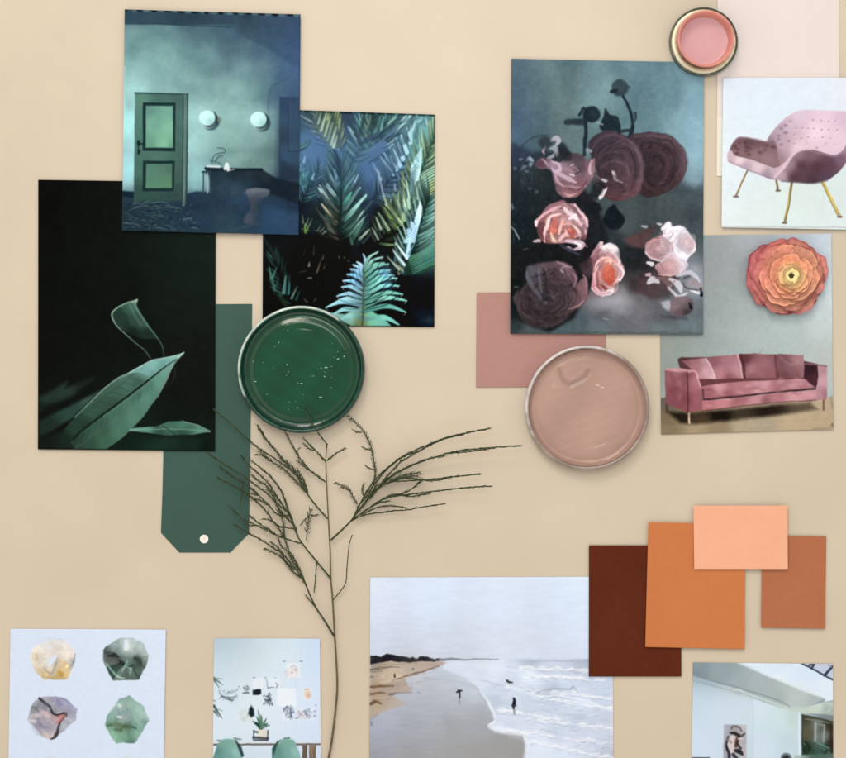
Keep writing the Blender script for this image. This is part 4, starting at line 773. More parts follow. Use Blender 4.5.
def pic_chair(p):
    """quilted pink armchair on brass legs, pale blue ground"""
    p.zoom(700,70,4.459)
    p.fill([(110,50,(198,222,252)),(400,60,(198,224,255)),(640,60,(202,222,252)),(110,250,(200,226,250)),(250,200,(196,224,254)),(120,450,(206,228,250)),(110,680,(200,228,245)),(300,620,(196,224,238)),(450,580,(192,220,232)),(640,560,(190,218,236)),(640,690,(196,224,242)),(400,690,(200,230,244)),(230,520,(196,222,244))], p=3, e=20)
    # legs
    for (pts, w, c) in (([(212,445),(158,565)],[7,8],[(120,110,80),(150,132,86),(140,116,80)]),([(338,488),(346,540)],[9,10],[(140,124,80),(110,96,70)]),([(408,500),(392,600),(373,682)],[10,12],[(110,100,60),(190,176,96),(150,130,90)]),([(540,495),(580,575),(622,655)],[14,14],[(176,170,80),(206,196,100),(180,170,120)])):
        p.line(pts, w, c, f=.6)
    p.line([(412,502),(396,600),(377,680)],[3,4],(84,70,60),f=.5,a=.7); p.line([(536,497),(574,577),(614,656)],[4,4],(120,104,50),f=.5,a=.7)
    for (x,y) in ((158,566),(346,540),(373,683),(620,656)): p.line([(x-8,y),(x+9,y)],8,(120,104,112),f=.6)
    # shell back
    p.poly([(295,320),(330,265),(380,215),(430,188),(480,180),(560,182),(655,186),(720,190),(740,260),(700,330),(650,370),(600,385),(540,370),(470,360),(430,380),(370,420),(330,440),(290,400)],
       [(340,280,(176,160,196)),(440,200,(202,192,226)),(560,195,(206,198,232)),(640,220,(196,184,220)),(400,260,(190,178,214)),(520,280,(212,206,238)),(620,300,(206,196,228)),(560,350,(204,194,228)),(330,360,(150,124,150)),(360,340,(186,166,200)),(340,400,(150,122,142)),(440,350,(206,198,228)),(310,330,(140,120,150))], f=.9, smooth=3)
    for (x,y,s) in ((402,232,9),(502,226,6),(538,228,5),(572,232,5),(600,232,5),(360,262,8),(380,282,9),(350,295,8),(378,248,8),(420,290,5),(455,262,5),(480,262,4),(505,262,5),(540,268,6),(572,268,5),(610,270,5),(430,262,4),(395,318,6),(420,330,5),(450,305,5),(480,300,5),(510,305,4),(545,302,5),(580,305,4),(360,335,8),(330,355,8),(340,385,8),(518,350,7),(470,335,4),(560,330,4),(600,335,4),(350,310,7),(325,330,8)):
        p.soft(x+2,y+5,s*1.2,s,(226,214,238) if x > 400 else (190,168,190),.45); p.soft(x,y,s*1.0,s*.8,(112,88,116) if x < 400 else (150,130,164),.6)
    # left arm, quilted inside
    p.poly([(132,376),(140,335),(165,305),(200,302),(250,312),(300,322),(330,320),(350,400),(352,436),(330,440),(250,414),(170,396)], [(160,320,(110,84,100)),(220,320,(96,72,86)),(280,330,(110,84,98)),(180,365,(124,96,112)),(300,390,(146,118,136)),(320,340,(130,104,124)),(240,380,(140,112,128))], f=.9, smooth=3)
    for i in range(30):
        x, y = p.rs.uniform(150,335), p.rs.uniform(325,395)
        p.soft(x,y,9,7,(70,42,56) if i%2 else (150,116,128),.5)
    p.line([(150,325),(170,305),(230,307),(300,322)],[5,9,8,5],(150,130,156),f=1,a=.6)
    # seat edge
    p.poly([(124,370),(140,360),(160,385),(240,405),(330,440),(400,400),(350,480),(320,488),(250,465),(180,435),(130,415),(120,395)], [(135,395,(190,176,206)),(180,405,(212,206,232)),(260,435,(204,194,220)),(330,460,(190,176,208)),(200,430,(176,160,192)),(300,475,(150,134,170))], f=.8, smooth=3)
    p.line([(125,405),(190,437),(260,466),(325,488)],5,(140,124,160),f=.9,a=.6)
    # right arm (outside, dark)
    p.poly([(335,480),(370,440),(400,395),(430,368),(470,356),(520,362),(570,378),(600,382),(630,365),(655,330),(700,270),(720,300),(640,430),(600,470),(560,495),(500,506),(420,502),(360,496)], [(360,470,(176,158,188)),(400,420,(150,128,154)),(440,375,(140,114,140)),(500,375,(120,94,116)),(450,430,(84,58,76)),(520,440,(80,56,74)),(420,480,(84,58,74)),(580,420,(88,64,84)),(620,400,(120,94,124)),(650,360,(150,122,156)),(560,480,(84,64,92)),(500,500,(70,52,70))], f=.9, smooth=3)
    p.line([(335,478),(375,430),(415,378),(450,360),(490,358)],[10,16,12,8,4],(206,192,222),f=1.1,a=.85)
    p.line([(490,362),(550,378),(600,386),(640,360),(660,325)],[4,6,8,8,6],(160,136,170),f=1,a=.7)
    p.line([(360,497),(430,504),(510,508),(565,496)],4,(90,84,120),f=.9,a=.6)
    p.line([(95,700),(400,702),(700,704)],4,(150,160,175),f=.9,a=.6); p.noise(6,3,2); p.grain(1.6)

def pic_sofa(p):
    """pink velvet sofa against a grey-blue wall"""
    p.zoom(650,225,4.316)
    p.fill([(60,50,(120,140,146)),(240,60,(132,150,160)),(330,70,(150,168,180)),(420,50,(170,190,206)),(600,45,(170,196,222)),(760,60,(184,208,230)),(260,150,(132,150,158)),(350,200,(140,162,172)),(780,200,(190,214,228)),(260,260,(136,156,162)),(380,280,(150,172,180)),(260,340,(128,150,156)),(400,360,(156,184,190)),(560,400,(164,196,204)),(700,350,(190,216,228)),(770,330,(196,220,232)),(430,440,(160,190,196)),(760,440,(176,200,208)),(330,430,(144,172,178)),(60,420,(120,140,144)),(60,500,(136,156,150)),(240,500,(140,166,170)),(600,500,(160,190,194)),(770,560,(160,178,180))], p=3, e=22)
    p.noise(30, 5, 3)
    p.zoom(650,335,4.316)
    p.poly([(44,275),(70,270),(200,310),(700,270),(790,268),(790,420),(44,440)], [(60,300,(96,96,84)),(60,360,(120,108,86)),(60,415,(130,120,96)),(200,400,(160,148,118)),(400,400,(170,164,140)),(600,380,(180,172,142)),(770,320,(176,168,140)),(770,400,(176,166,136)),(500,410,(164,160,142)),(300,405,(140,130,104))], f=1.4)
    for i in range(16): p.line([(50,300+i*9),(400,305+i*8),(790,290+i*8)],2,p.jit((120,110,88),10),f=.8,a=.25)
    p.poly([(75,330),(160,335),(300,325),(560,300),(690,290),(720,320),(560,345),(380,365),(200,385),(130,380)], [(120,360,(40,34,28)),(300,345,(30,26,22)),(500,325,(40,34,30)),(680,310,(90,84,68)),(220,380,(70,60,46)),(400,360,(64,58,46))], f=3)
    p.line([(780,270),(786,310)],8,(110,110,100),f=1.5,a=.5)
    # legs
    for (pts,w,c) in (([(70,300),(71,335)],9,(84,64,56)),([(168,332),(169,378)],9,(176,160,140)),([(748,280),(747,322)],9,(120,96,84))): p.line(pts,w,c,f=.6)
    p.line([(169,360),(170,380)],6,(206,190,160),f=.6)
    # back and cushions
    p.poly([(118,105),(130,97),(240,95),(380,86),(550,88),(720,125),(720,200),(460,205),(200,220),(130,150)], [(150,105,(84,56,64)),(250,150,(120,70,82)),(500,140,(130,80,92)),(690,150,(70,40,52)),(600,195,(70,40,50))], f=.9)
    p.poly([(245,98),(300,92),(378,85),(392,140),(402,196),(340,200),(290,205),(262,150)], [(270,110,(136,90,104)),(340,110,(160,116,132)),(380,150,(180,136,152)),(300,170,(176,126,142)),(340,195,(140,86,100))], f=.9)
    p.line([(378,86),(392,140),(402,195)],6,(206,176,190),f=.8,a=.9)
    p.poly([(384,82),(460,80),(548,85),(553,140),(545,192),(470,194),(408,198),(398,140)], [(410,100,(96,58,66)),(440,150,(160,116,130)),(500,120,(150,106,120)),(530,100,(130,88,100)),(530,170,(140,90,102)),(440,185,(140,90,102))], f=.9)
    p.line([(392,86),(404,140),(410,192)],10,(70,38,44),f=1.3,a=.8); p.line([(540,88),(548,190)],8,(90,52,60),f=1.2,a=.7)
    p.poly([(550,82),(600,84),(662,86),(665,140),(662,188),(600,188),(555,190)], [(570,110,(120,84,96)),(600,140,(132,94,104)),(640,110,(160,126,140)),(655,170,(150,110,124)),(580,175,(110,70,80)),(640,180,(120,80,86))], f=.9)
    p.line([(560,95),(610,130),(660,95)],[3,8,3],(176,140,150),f=1.2,a=.4)
    p.poly([(135,110),(190,104),(242,100),(270,155),(288,205),(250,215),(212,218),(190,160)], [(150,112,(130,90,100)),(200,115,(150,106,118)),(240,110,(176,146,160)),(240,160,(196,160,176)),(270,200,(206,180,196)),(220,190,(180,136,152)),(200,150,(160,112,126))], f=.9)
    p.line([(242,101),(270,155),(287,204)],5,(226,206,216),f=.8,a=.8)
    p.poly([(190,190),(470,186),(660,186),(712,200),(470,225),(232,250),(205,228)], (104,62,70), f=1)
    # left arm
    p.poly([(62,150),(70,145),(130,142),(190,155),(205,190),(222,230),(224,325),(165,335),(100,310),(66,295)], [(80,200,(140,84,98)),(100,270,(130,76,90)),(150,170,(126,74,86)),(150,280,(126,70,82)),(200,200,(170,114,128)),(205,290,(150,92,106)),(130,150,(160,112,126))], f=.8)
    p.poly([(62,150),(70,144),(130,142),(192,155),(160,158),(110,160)], [(90,150,(190,150,166)),(160,152,(180,134,150))], f=.8)
    p.line([(160,160),(163,250),(165,332)],6,(84,46,56),f=.9,a=.9)
    p.line([(165,160),(195,158),(207,190),(222,232)],[4,6,7,5],(210,170,184),f=.8,a=.9); p.line([(222,232),(225,322)],4,(120,70,82),f=.7)
    for i in range(22): x=p.rs.uniform(70,150); y=p.rs.uniform(170,300); p.soft(x,y,10,16,p.jit((160,104,118) if i%2 else (112,62,74),8),.35)
    # seat
    p.poly([(214,224),(290,209),(400,201),(470,197),(640,189),(712,193),(716,232),(560,245),(400,262),(235,280)], [(260,250,(160,104,116)),(300,225,(196,146,160)),(400,230,(170,118,130)),(480,210,(190,146,160)),(560,220,(160,110,124)),(640,205,(180,134,148)),(690,220,(160,112,126)),(330,265,(140,86,98))], f=.8)
    p.line([(232,280),(400,263),(560,246),(716,232)],9,(60,32,40),f=.9,a=.95)
    p.line([(228,235),(232,280)],7,(90,50,60),f=.8)
    p.poly([(225,285),(400,268),(560,251),(718,238),(718,280),(560,290),(400,305),(225,328)], [(250,300,(176,112,124)),(300,290,(190,130,142)),(380,285,(160,106,116)),(460,280,(190,140,154)),(540,275,(170,116,130)),(620,262,(196,146,160)),(690,262,(190,142,158)),(500,290,(140,92,104))], f=.8)
    for i in range(50):
        x=p.rs.uniform(235,700); y=p.rs.uniform(205,312)-(x-235)*.06; p.soft(x,y,16,7,p.jit((214,170,184) if i%2 else (130,80,92),8),.28)
    p.line([(225,328),(400,306),(560,291),(718,281)],4,(90,54,60),f=.8,a=.8)
    # right arm
    p.poly([(668,126),(722,130),(728,180),(716,230),(668,188)], [(690,150,(56,34,46)),(700,190,(76,46,56))], f=.9)
    p.poly([(722,132),(760,134),(764,200),(762,278),(718,282),(716,230),(726,180)], [(740,150,(170,132,150)),(745,200,(190,156,174)),(735,260,(176,134,152)),(758,260,(150,112,128))], f=.8)
    p.line([(668,124),(715,128),(760,134)],6,(130,92,104),f=.8)
    p.line([(780,392),(788,380),(786,395)],5,(100,100,92),f=.7,a=.8); p.line([(700,405),(788,398)],5,(120,118,104),f=1,a=.5)
    for (x,y) in ((470,78),(480,70),(475,85)): p.line([(x,y),(x+4,y-8)],3,(120,140,140),f=.6,a=.6)
    p.noise(5,4,2); p.grain(2)

def pic_stones(p):
    """four faceted stones on a pale blue sheet"""
    p.zoom(0,615,4.7)
    p.fill([(60,80,(192,214,250)),(400,80,(194,220,255)),(760,80,(196,220,252)),(60,400,(188,216,254)),(760,400,(196,220,254)),(60,660,(184,212,252)),(760,660,(186,212,250))], p=2, e=60)
    p.zoom(15,630,6.587)
    # pale amber stone
    p.poly([(95,165),(130,110),(200,70),(300,60),(380,100),(405,150),(385,240),(345,320),(185,322),(130,260)], [(110,150,(214,222,226)),(150,180,(206,212,206)),(200,90,(206,224,246)),(300,80,(206,222,244)),(380,120,(196,210,232)),(200,200,(206,224,240)),(230,260,(206,206,200)),(260,220,(180,180,178)),(330,270,(206,190,140)),(300,290,(206,160,60)),(350,300,(210,190,130)),(200,300,(206,190,130)),(250,320,(180,160,110)),(385,220,(150,162,176)),(280,180,(196,200,206)),(340,150,(214,220,220)),(110,200,(220,224,220))], f=1.3)
    for (pts,w,c,a_) in (([(140,150),(150,180),(140,200)],[8,22,8],(190,186,150),.7),([(190,250),(215,275),(240,280),(270,230),(280,185)],[6,16,14,12,8],(150,150,156),.7),([(215,240),(240,200),(265,165)],[20,40,20],(196,220,244),.8),([(290,270),(310,285),(300,300)],[10,30,14],(200,140,30),.85),([(180,300),(250,318),(340,316)],[8,12,8],(190,160,100),.7),([(290,190),(330,230),(345,250)],[8,26,8],(214,180,110),.7),([(370,240),(390,200),(395,150)],[6,12,6],(120,134,160),.6),([(340,240),(350,230)],12,(240,232,190),.8),([(200,270),(210,290)],[10,20],(220,196,130),.8)):
        p.line(pts,w,c,f=.8,a=a_)
    # banded violet stone
    p.poly([(175,440),(270,432),(350,460),(410,525),(400,590),(320,665),(240,722),(180,705),(130,640),(85,590),(105,500),(140,460)], [(150,470,(150,160,180)),(120,520,(130,146,156)),(200,480,(140,150,170)),(280,450,(120,124,176)),(330,470,(140,150,206)),(290,480,(112,120,176)),(390,530,(130,140,190)),(350,540,(110,124,164)),(370,590,(150,170,200)),(260,530,(104,112,130)),(150,560,(186,184,200)),(220,560,(176,170,186)),(280,580,(200,156,170)),(200,640,(170,170,200)),(160,620,(150,150,180)),(220,700,(206,196,206)),(320,630,(160,180,210)),(290,640,(140,156,180)),(110,580,(190,200,220))], f=.9)
    for (pts,w,c,a_) in (([(165,445),(200,475),(235,505),(245,540),(280,555),(330,550),(340,570)],[16,18,14,12,14,22,10],(34,36,44),.92),([(335,565),(300,600),(285,640),(270,690),(240,718)],[12,14,14,22,10],(44,34,42),.9),([(260,570),(310,568),(300,590),(270,610)],[10,24,20,8],(206,120,120),.8),([(320,560),(330,570)],14,(180,100,90),.8),([(115,500),(150,520),(160,540)],[10,20,8],(100,118,126),.7),([(150,580),(180,630),(220,640)],[10,26,10],(130,130,170),.6),([(160,520),(220,560)],[10,30],(206,180,196),.6),([(180,660),(220,700)],[10,30],(214,206,212),.6),([(270,440),(290,480),(310,490)],[10,30,10],(96,96,160),.6),([(340,470),(400,520)],[10,24],(150,164,220),.6),([(90,590),(130,600)],[8,20],(214,220,236),.6)):
        p.line(pts,w,c,f=.8,a=a_)
    # dark moss stone
    p.zoom(95,630,6.587)
    p.poly([(55,130),(110,80),(180,48),(250,50),(320,90),(355,160),(335,240),(290,325),(120,330),(85,270),(60,215)], [(80,140,(60,80,80)),(130,90,(120,156,166)),(190,60,(150,190,206)),(250,70,(150,186,200)),(310,100,(160,196,210)),(345,160,(160,190,200)),(320,200,(130,156,160)),(210,110,(206,226,240)),(160,140,(120,150,156)),(100,180,(40,46,44)),(150,210,(40,48,46)),(190,230,(70,104,98)),(220,200,(90,130,126)),(270,190,(60,80,76)),(290,240,(50,70,66)),(250,280,(44,84,74)),(150,290,(60,110,100)),(100,260,(40,80,76)),(200,300,(34,56,52)),(280,310,(36,54,52)),(250,140,(150,180,180))], f=.9)
    for (pts,w,c,a_) in (([(75,220),(110,260),(150,300),(195,315)],[6,14,14,8],(150,206,196),.85),([(60,180),(70,225),(95,270)],[8,12,8],(60,110,110),.7),([(180,270),(200,230),(215,200)],[8,16,8],(120,190,170),.8),([(205,290),(230,240),(260,230)],[8,12,8],(30,44,42),.7),([(210,240),(240,260),(230,290)],[8,14,8],(110,190,170),.7),([(205,70),(212,120)],[20,30],(216,234,248),.7),([(80,150),(130,170),(150,200)],[20,44,20],(36,40,38),.85),([(260,180),(290,200),(300,250)],[16,34,20],(44,60,56),.75),([(150,200),(180,220)],[20,30],(34,42,38),.8),([(300,150),(330,170)],[10,30],(150,176,180),.6),([(120,320),(290,322)],[8,10],(40,60,60),.7)):
        p.line(pts,w,c,f=.8,a=a_)
    # green stone
    p.poly([(230,432),(160,455),(80,560),(72,630),(110,710),(140,742),(265,738),(320,660),(357,590),(320,500)], [(220,450,(110,160,150)),(160,480,(130,180,190)),(100,570,(100,166,160)),(160,540,(120,160,170)),(190,580,(140,170,180)),(250,480,(120,176,170)),(300,520,(130,186,186)),(340,590,(110,160,166)),(280,580,(120,176,170)),(200,500,(120,160,160)),(110,620,(90,150,120)),(150,640,(70,110,80)),(220,635,(60,104,84)),(280,640,(120,180,170)),(180,690,(110,180,150)),(240,720,(84,140,130)),(150,730,(120,190,166)),(290,690,(140,196,186)),(120,680,(110,186,160))], f=.9)
    for (pts,w,c,a_) in (([(90,630),(150,625),(200,635),(255,640)],[8,30,24,8],(74,104,70),.85),([(130,655),(170,655)],[10,22],(56,84,60),.7),([(240,630),(265,645)],[8,18],(40,90,80),.7),([(230,440),(200,480),(210,520)],[10,26,12],(100,150,140),.6),([(150,570),(170,575)],18,(196,216,226),.8),([(155,490),(165,500)],16,(190,216,226),.7),([(180,510),(230,560),(210,600)],[14,40,16],(130,156,166),.5),([(300,480),(350,590)],[6,16],(150,200,204),.5),([(80,560),(110,530),(150,470)],[6,12,6],(150,206,206),.6),([(200,730),(260,735)],[8,14],(70,110,104),.6),([(250,540),(300,620)],[12,34],(140,196,190),.5)):
        p.line(pts,w,c,f=.8,a=a_)
    p.zoom(0,615,4.7)
    for (V, C, c1, c2) in (([(145,170),(165,130),(230,98),(320,110),(355,160),(340,230),(310,300),(205,300),(160,260)],(250,190),(236,236,232),(170,160,140)),([(485,190),(525,120),(590,103),(650,115),(698,185),(680,255),(650,305),(530,308),(492,245)],(600,195),(206,226,232),(30,44,42)),([(140,470),(195,385),(270,380),(365,450),(350,500),(240,588),(165,560),(130,490)],(250,470),(226,222,238),(80,76,110)),([(500,500),(540,420),(612,384),(650,410),(702,490),(640,598),(535,598),(500,540)],(600,490),(206,232,226),(50,96,80))):
        n = len(V)
        for i in range(n):
            q = p.rs.rand(); A, B_ = V[i], V[(i+1)%n]; K = (C[0]+p.rs.normal(0,14), C[1]+p.rs.normal(0,14)); h_ = p.rs.uniform(.35,.7)
            p.poly([A, B_, (B_[0]+(K[0]-B_[0])*h_, B_[1]+(K[1]-B_[1])*h_), (A[0]+(K[0]-A[0])*h_, A[1]+(K[1]-A[1])*h_)], c1 if q < .5 else c2, f=.9, a=p.rs.uniform(.08,.24))
            p.line([A, (A[0]+(K[0]-A[0])*h_, A[1]+(K[1]-A[1])*h_)], 3, c1, f=.6, a=.16)
    p.noise(3.2, 9, 3)
    p.zoom(0,0,1); m = ((p.img-np.array((190,218,254.)))**2).sum(-1) < 700; p.img[m] = p.img[m]*.35+np.array((190,217,253.))*.65
    # tops of the next row, at the very bottom of the sheet
    p.zoom(0,615,4.7)
    p.poly([(200,690),(215,668),(240,660),(265,672),(280,700),(260,860),(170,860)], [(240,680,(190,206,220)),(230,800,(170,150,140))], f=2, a=.6)
    p.poly([(560,700),(575,668),(600,660),(625,672),(640,700),(640,860),(520,860)], [(600,680,(186,206,220)),(590,800,(120,150,150))], f=2, a=.6)
    p.grain(1.4)

def pic_office(p):
    """white studio wall with pinned pictures, plant, desk and two green shell chairs"""
    p.zoom(200,625,5.7)
    p.fill([(90,85,(150,180,206)),(220,90,(158,186,206)),(350,100,(176,206,228)),(500,85,(184,214,240)),(680,85,(176,206,248)),(90,200,(176,208,234)),(250,200,(186,212,234)),(450,200,(196,224,246)),(680,250,(180,210,252)),(90,400,(190,218,244)),(350,400,(200,224,246)),(600,450,(194,220,250)),(680,500,(180,210,252)),(100,600,(192,218,246)),(350,580,(196,220,244)),(600,600,(190,216,248)),(680,650,(186,212,246)),(300,740,(176,206,236)),(650,740,(176,204,240))], p=3, e=22)
    p.zoom(200,625,5.7)
    # pinned pictures
    def card(x0,y0,x1,y1,c=(206,226,246),a=.6): p.poly([(x0,y0),(x1,y0),(x1,y1),(x0,y1)],c,f=.7,a=a)
    card(300,300,360,355); card(380,300,455,360); card(440,360,550,460,(208,228,248),.8); card(495,215,570,300,(212,226,240)); card(585,355,635,425,(214,222,232)); card(470,460,535,540); card(545,470,655,540,(204,222,244)); card(225,478,300,550,(190,212,230),.8)
    for (x,y,w,h,c) in ((480,205,14,8,(120,140,170)),(577,205,16,8,(110,134,176)),(308,299,14,8,(120,140,160)),(372,300,12,8,(130,150,180)),(428,300,8,6,(140,160,190)),(222,350,8,8,(100,124,140)),(660,455,8,6,(130,150,190)),(548,360,4,40,(180,196,220))): p.ell(x,y,w/2,h/2,c,f=.8,a=.8)
    p.poly([(300,368),(345,364),(350,372),(348,394),(330,398),(302,396)],(30,38,48),f=.8)
    p.line([(380,310),(384,345),(388,360)],[3,4,6],(90,120,160),f=.7,a=.8); p.line([(388,356),(420,352)],[8,5],(100,124,150),f=.7,a=.8); p.line([(432,330),(442,345),(434,355)],7,(110,124,140),f=.8,a=.7)
    for i in range(26): x,y=p.rs.uniform(364,414),p.rs.uniform(386,455); p.ell(x,y,5,5,p.jit((70,90,104),20),f=.8,a=.6)
    p.line([(392,400),(396,430)],10,(40,56,70),f=.8,a=.7); p.line([(372,425),(385,430)],10,(70,90,90),f=.8)
    for i in range(12): x,y=p.rs.uniform(248,280),p.rs.uniform(345,390); p.ell(x,y,5,5,p.jit((110,124,130),24),f=.8,a=.7)
    p.line([(248,386),(278,384)],9,(70,90,96),f=.8,a=.8)
    for i in range(40):
        x,y=p.rs.uniform(110,212),p.rs.uniform(366,430); p.line([(x,y),(x+p.rs.uniform(-12,12),y+p.rs.uniform(-8,8))],4,p.jit((110,140,150),26),f=.7,a=.6)
    p.line([(108,370),(125,400),(170,412),(212,400)],[3,5,6,3],(60,84,96),f=.7,a=.7); p.line([(120,405),(170,425),(190,422)],[5,9,5],(50,70,76),f=.8,a=.7); p.line([(160,378),(210,372)],5,(120,150,150),f=.7,a=.7)
    for i in range(14): x,y=530+p.rs.normal(0,20),258+p.rs.normal(0,22); p.ell(x,y,7,6,p.jit((200,190,196),14),f=.9,a=.6)
    p.line([(520,240),(535,228),(552,240)],5,(140,150,180),f=.8,a=.6); p.line([(510,275),(530,300),(550,280)],5,(206,190,190),f=.8,a=.7)
    p.ell(612,390,20,28,(206,196,190),f=2,a=.8); p.ell(618,400,12,16,(196,170,156),f=1.5,a=.7); p.line([(595,365),(620,362)],5,(150,160,176),f=.8,a=.7)
    for i in range(40): x,y=p.rs.uniform(474,532),p.rs.uniform(462,535); p.ell(x,y,5,6,p.jit((130,146,180),26),f=.8,a=.55)
    p.line([(515,480),(520,520)],10,(76,90,120),f=.9,a=.7); p.line([(480,475),(495,465)],9,(80,96,120),f=.9,a=.7); p.line([(500,525),(520,520)],9,(84,96,140),f=.8,a=.7)
    for i in range(46): x,y=p.rs.uniform(550,655),p.rs.uniform(478,535); p.ell(x,y,6,5,p.jit((150,160,186),26),f=.8,a=.5)
    p.line([(600,490),(610,520)],9,(80,96,120),f=.9,a=.6); p.line([(570,500),(590,520)],8,(190,160,170),f=.9,a=.6)
    for i in range(14): x,y=p.rs.uniform(232,295),p.rs.uniform(485,545); p.ell(x,y,8,8,p.jit((176,196,206),10),f=1.2,a=.5)
    # hanging leaves at the left edge
    for (a_,b_,w,c) in (((80,300),(130,340),22,(70,110,100)),((80,310),(110,355),16,(60,100,84)),((84,300),(130,305),9,(90,120,120)),((80,460),(125,530),26,(40,64,60)),((82,490),(110,525),22,(70,100,76)),((84,470),(130,490),12,(110,140,150)),((80,430),(92,436),12,(110,120,120))): p.line([a_,b_],[w*.6,w,2],c,f=.8,a=.9)
    # plant on the desk
    p.poly([(292,455),(308,480),(310,515),(290,525),(276,505),(280,475)],(26,44,48),f=1.2)
    for (tx,ty,c) in ((330,480,(110,150,140)),(350,510,(84,124,104)),(385,560,(40,90,70)),(400,570,(90,130,130)),(300,545,(30,70,56)),(308,560,(20,60,50)),(380,530,(90,130,110)),(322,520,(60,110,90))): p.line([(346,592),((346+tx)/2+4,(592+ty)/2-6),(tx,ty)],[12,14,3],c,f=.7)
    p.poly([(328,595),(382,595),(380,640),(332,640)],[(340,610,(206,214,214)),(370,620,(190,200,204))],f=.8)
    p.line([(306,600),(306,655),(386,655),(386,600)],6,(40,52,60),f=.7,smooth=0); p.line([(306,640),(386,645)],16,(60,66,66),f=.8,a=.85); p.line([(306,605),(330,610)],10,(60,76,90),f=.8)
    p.line([(195,645),(235,650)],[12,8],(96,130,130),f=.8,a=.8)
    # desk, chairs
    p.line([(80,680),(690,678)],10,(100,92,84),f=.7); p.line([(80,675),(690,673)],3,(160,150,140),f=.6,a=.7)
    p.poly([(583,684),(612,684),(612,770),(583,770)],[(590,700,(120,104,88)),(606,700,(84,76,70))],f=.7); p.poly([(622,684),(662,684),(662,770),(622,770)],[(630,700,(140,120,96)),(655,720,(110,92,76))],f=.7); p.line([(642,684),(642,780)],3,(150,140,130),f=.6)
    for (x0,x1,xb) in ((85,225,40),(425,570,-20)):
        p.poly([(x0+xb*.3,655),(x0+110+xb*.3,655),(x0+150,690),(x0+165,745),(x0+120,770),(x0+90,700)],(26,52,58),f=1,a=.9) if xb>0 else p.poly([(410,750),(412,700),(440,660),(470,650),(450,770),(412,770)],(44,84,84),f=1)
        p.poly([(x0,770),(x0+4,715),(x0+22,668),(x0+45,650),(x0+85,648),(x0+112,658),(x0+132,700),(x0+142,770)],[(x0+15,720,(84,140,136)),(x0+50,665,(110,166,160)),(x0+90,670,(112,170,166)),(x0+120,720,(130,186,186)),(x0+70,740,(104,164,160)),(x0+30,760,(90,150,150))],f=.9,smooth=3)
        p.line([(x0+22,672),(x0+50,652),(x0+95,650),(x0+115,664)],[3,5,5,3],(150,200,196),f=.8,a=.7)
    p.line([(480,645),(510,642)],9,(80,130,120),f=.8)
    p.grain(1.8)

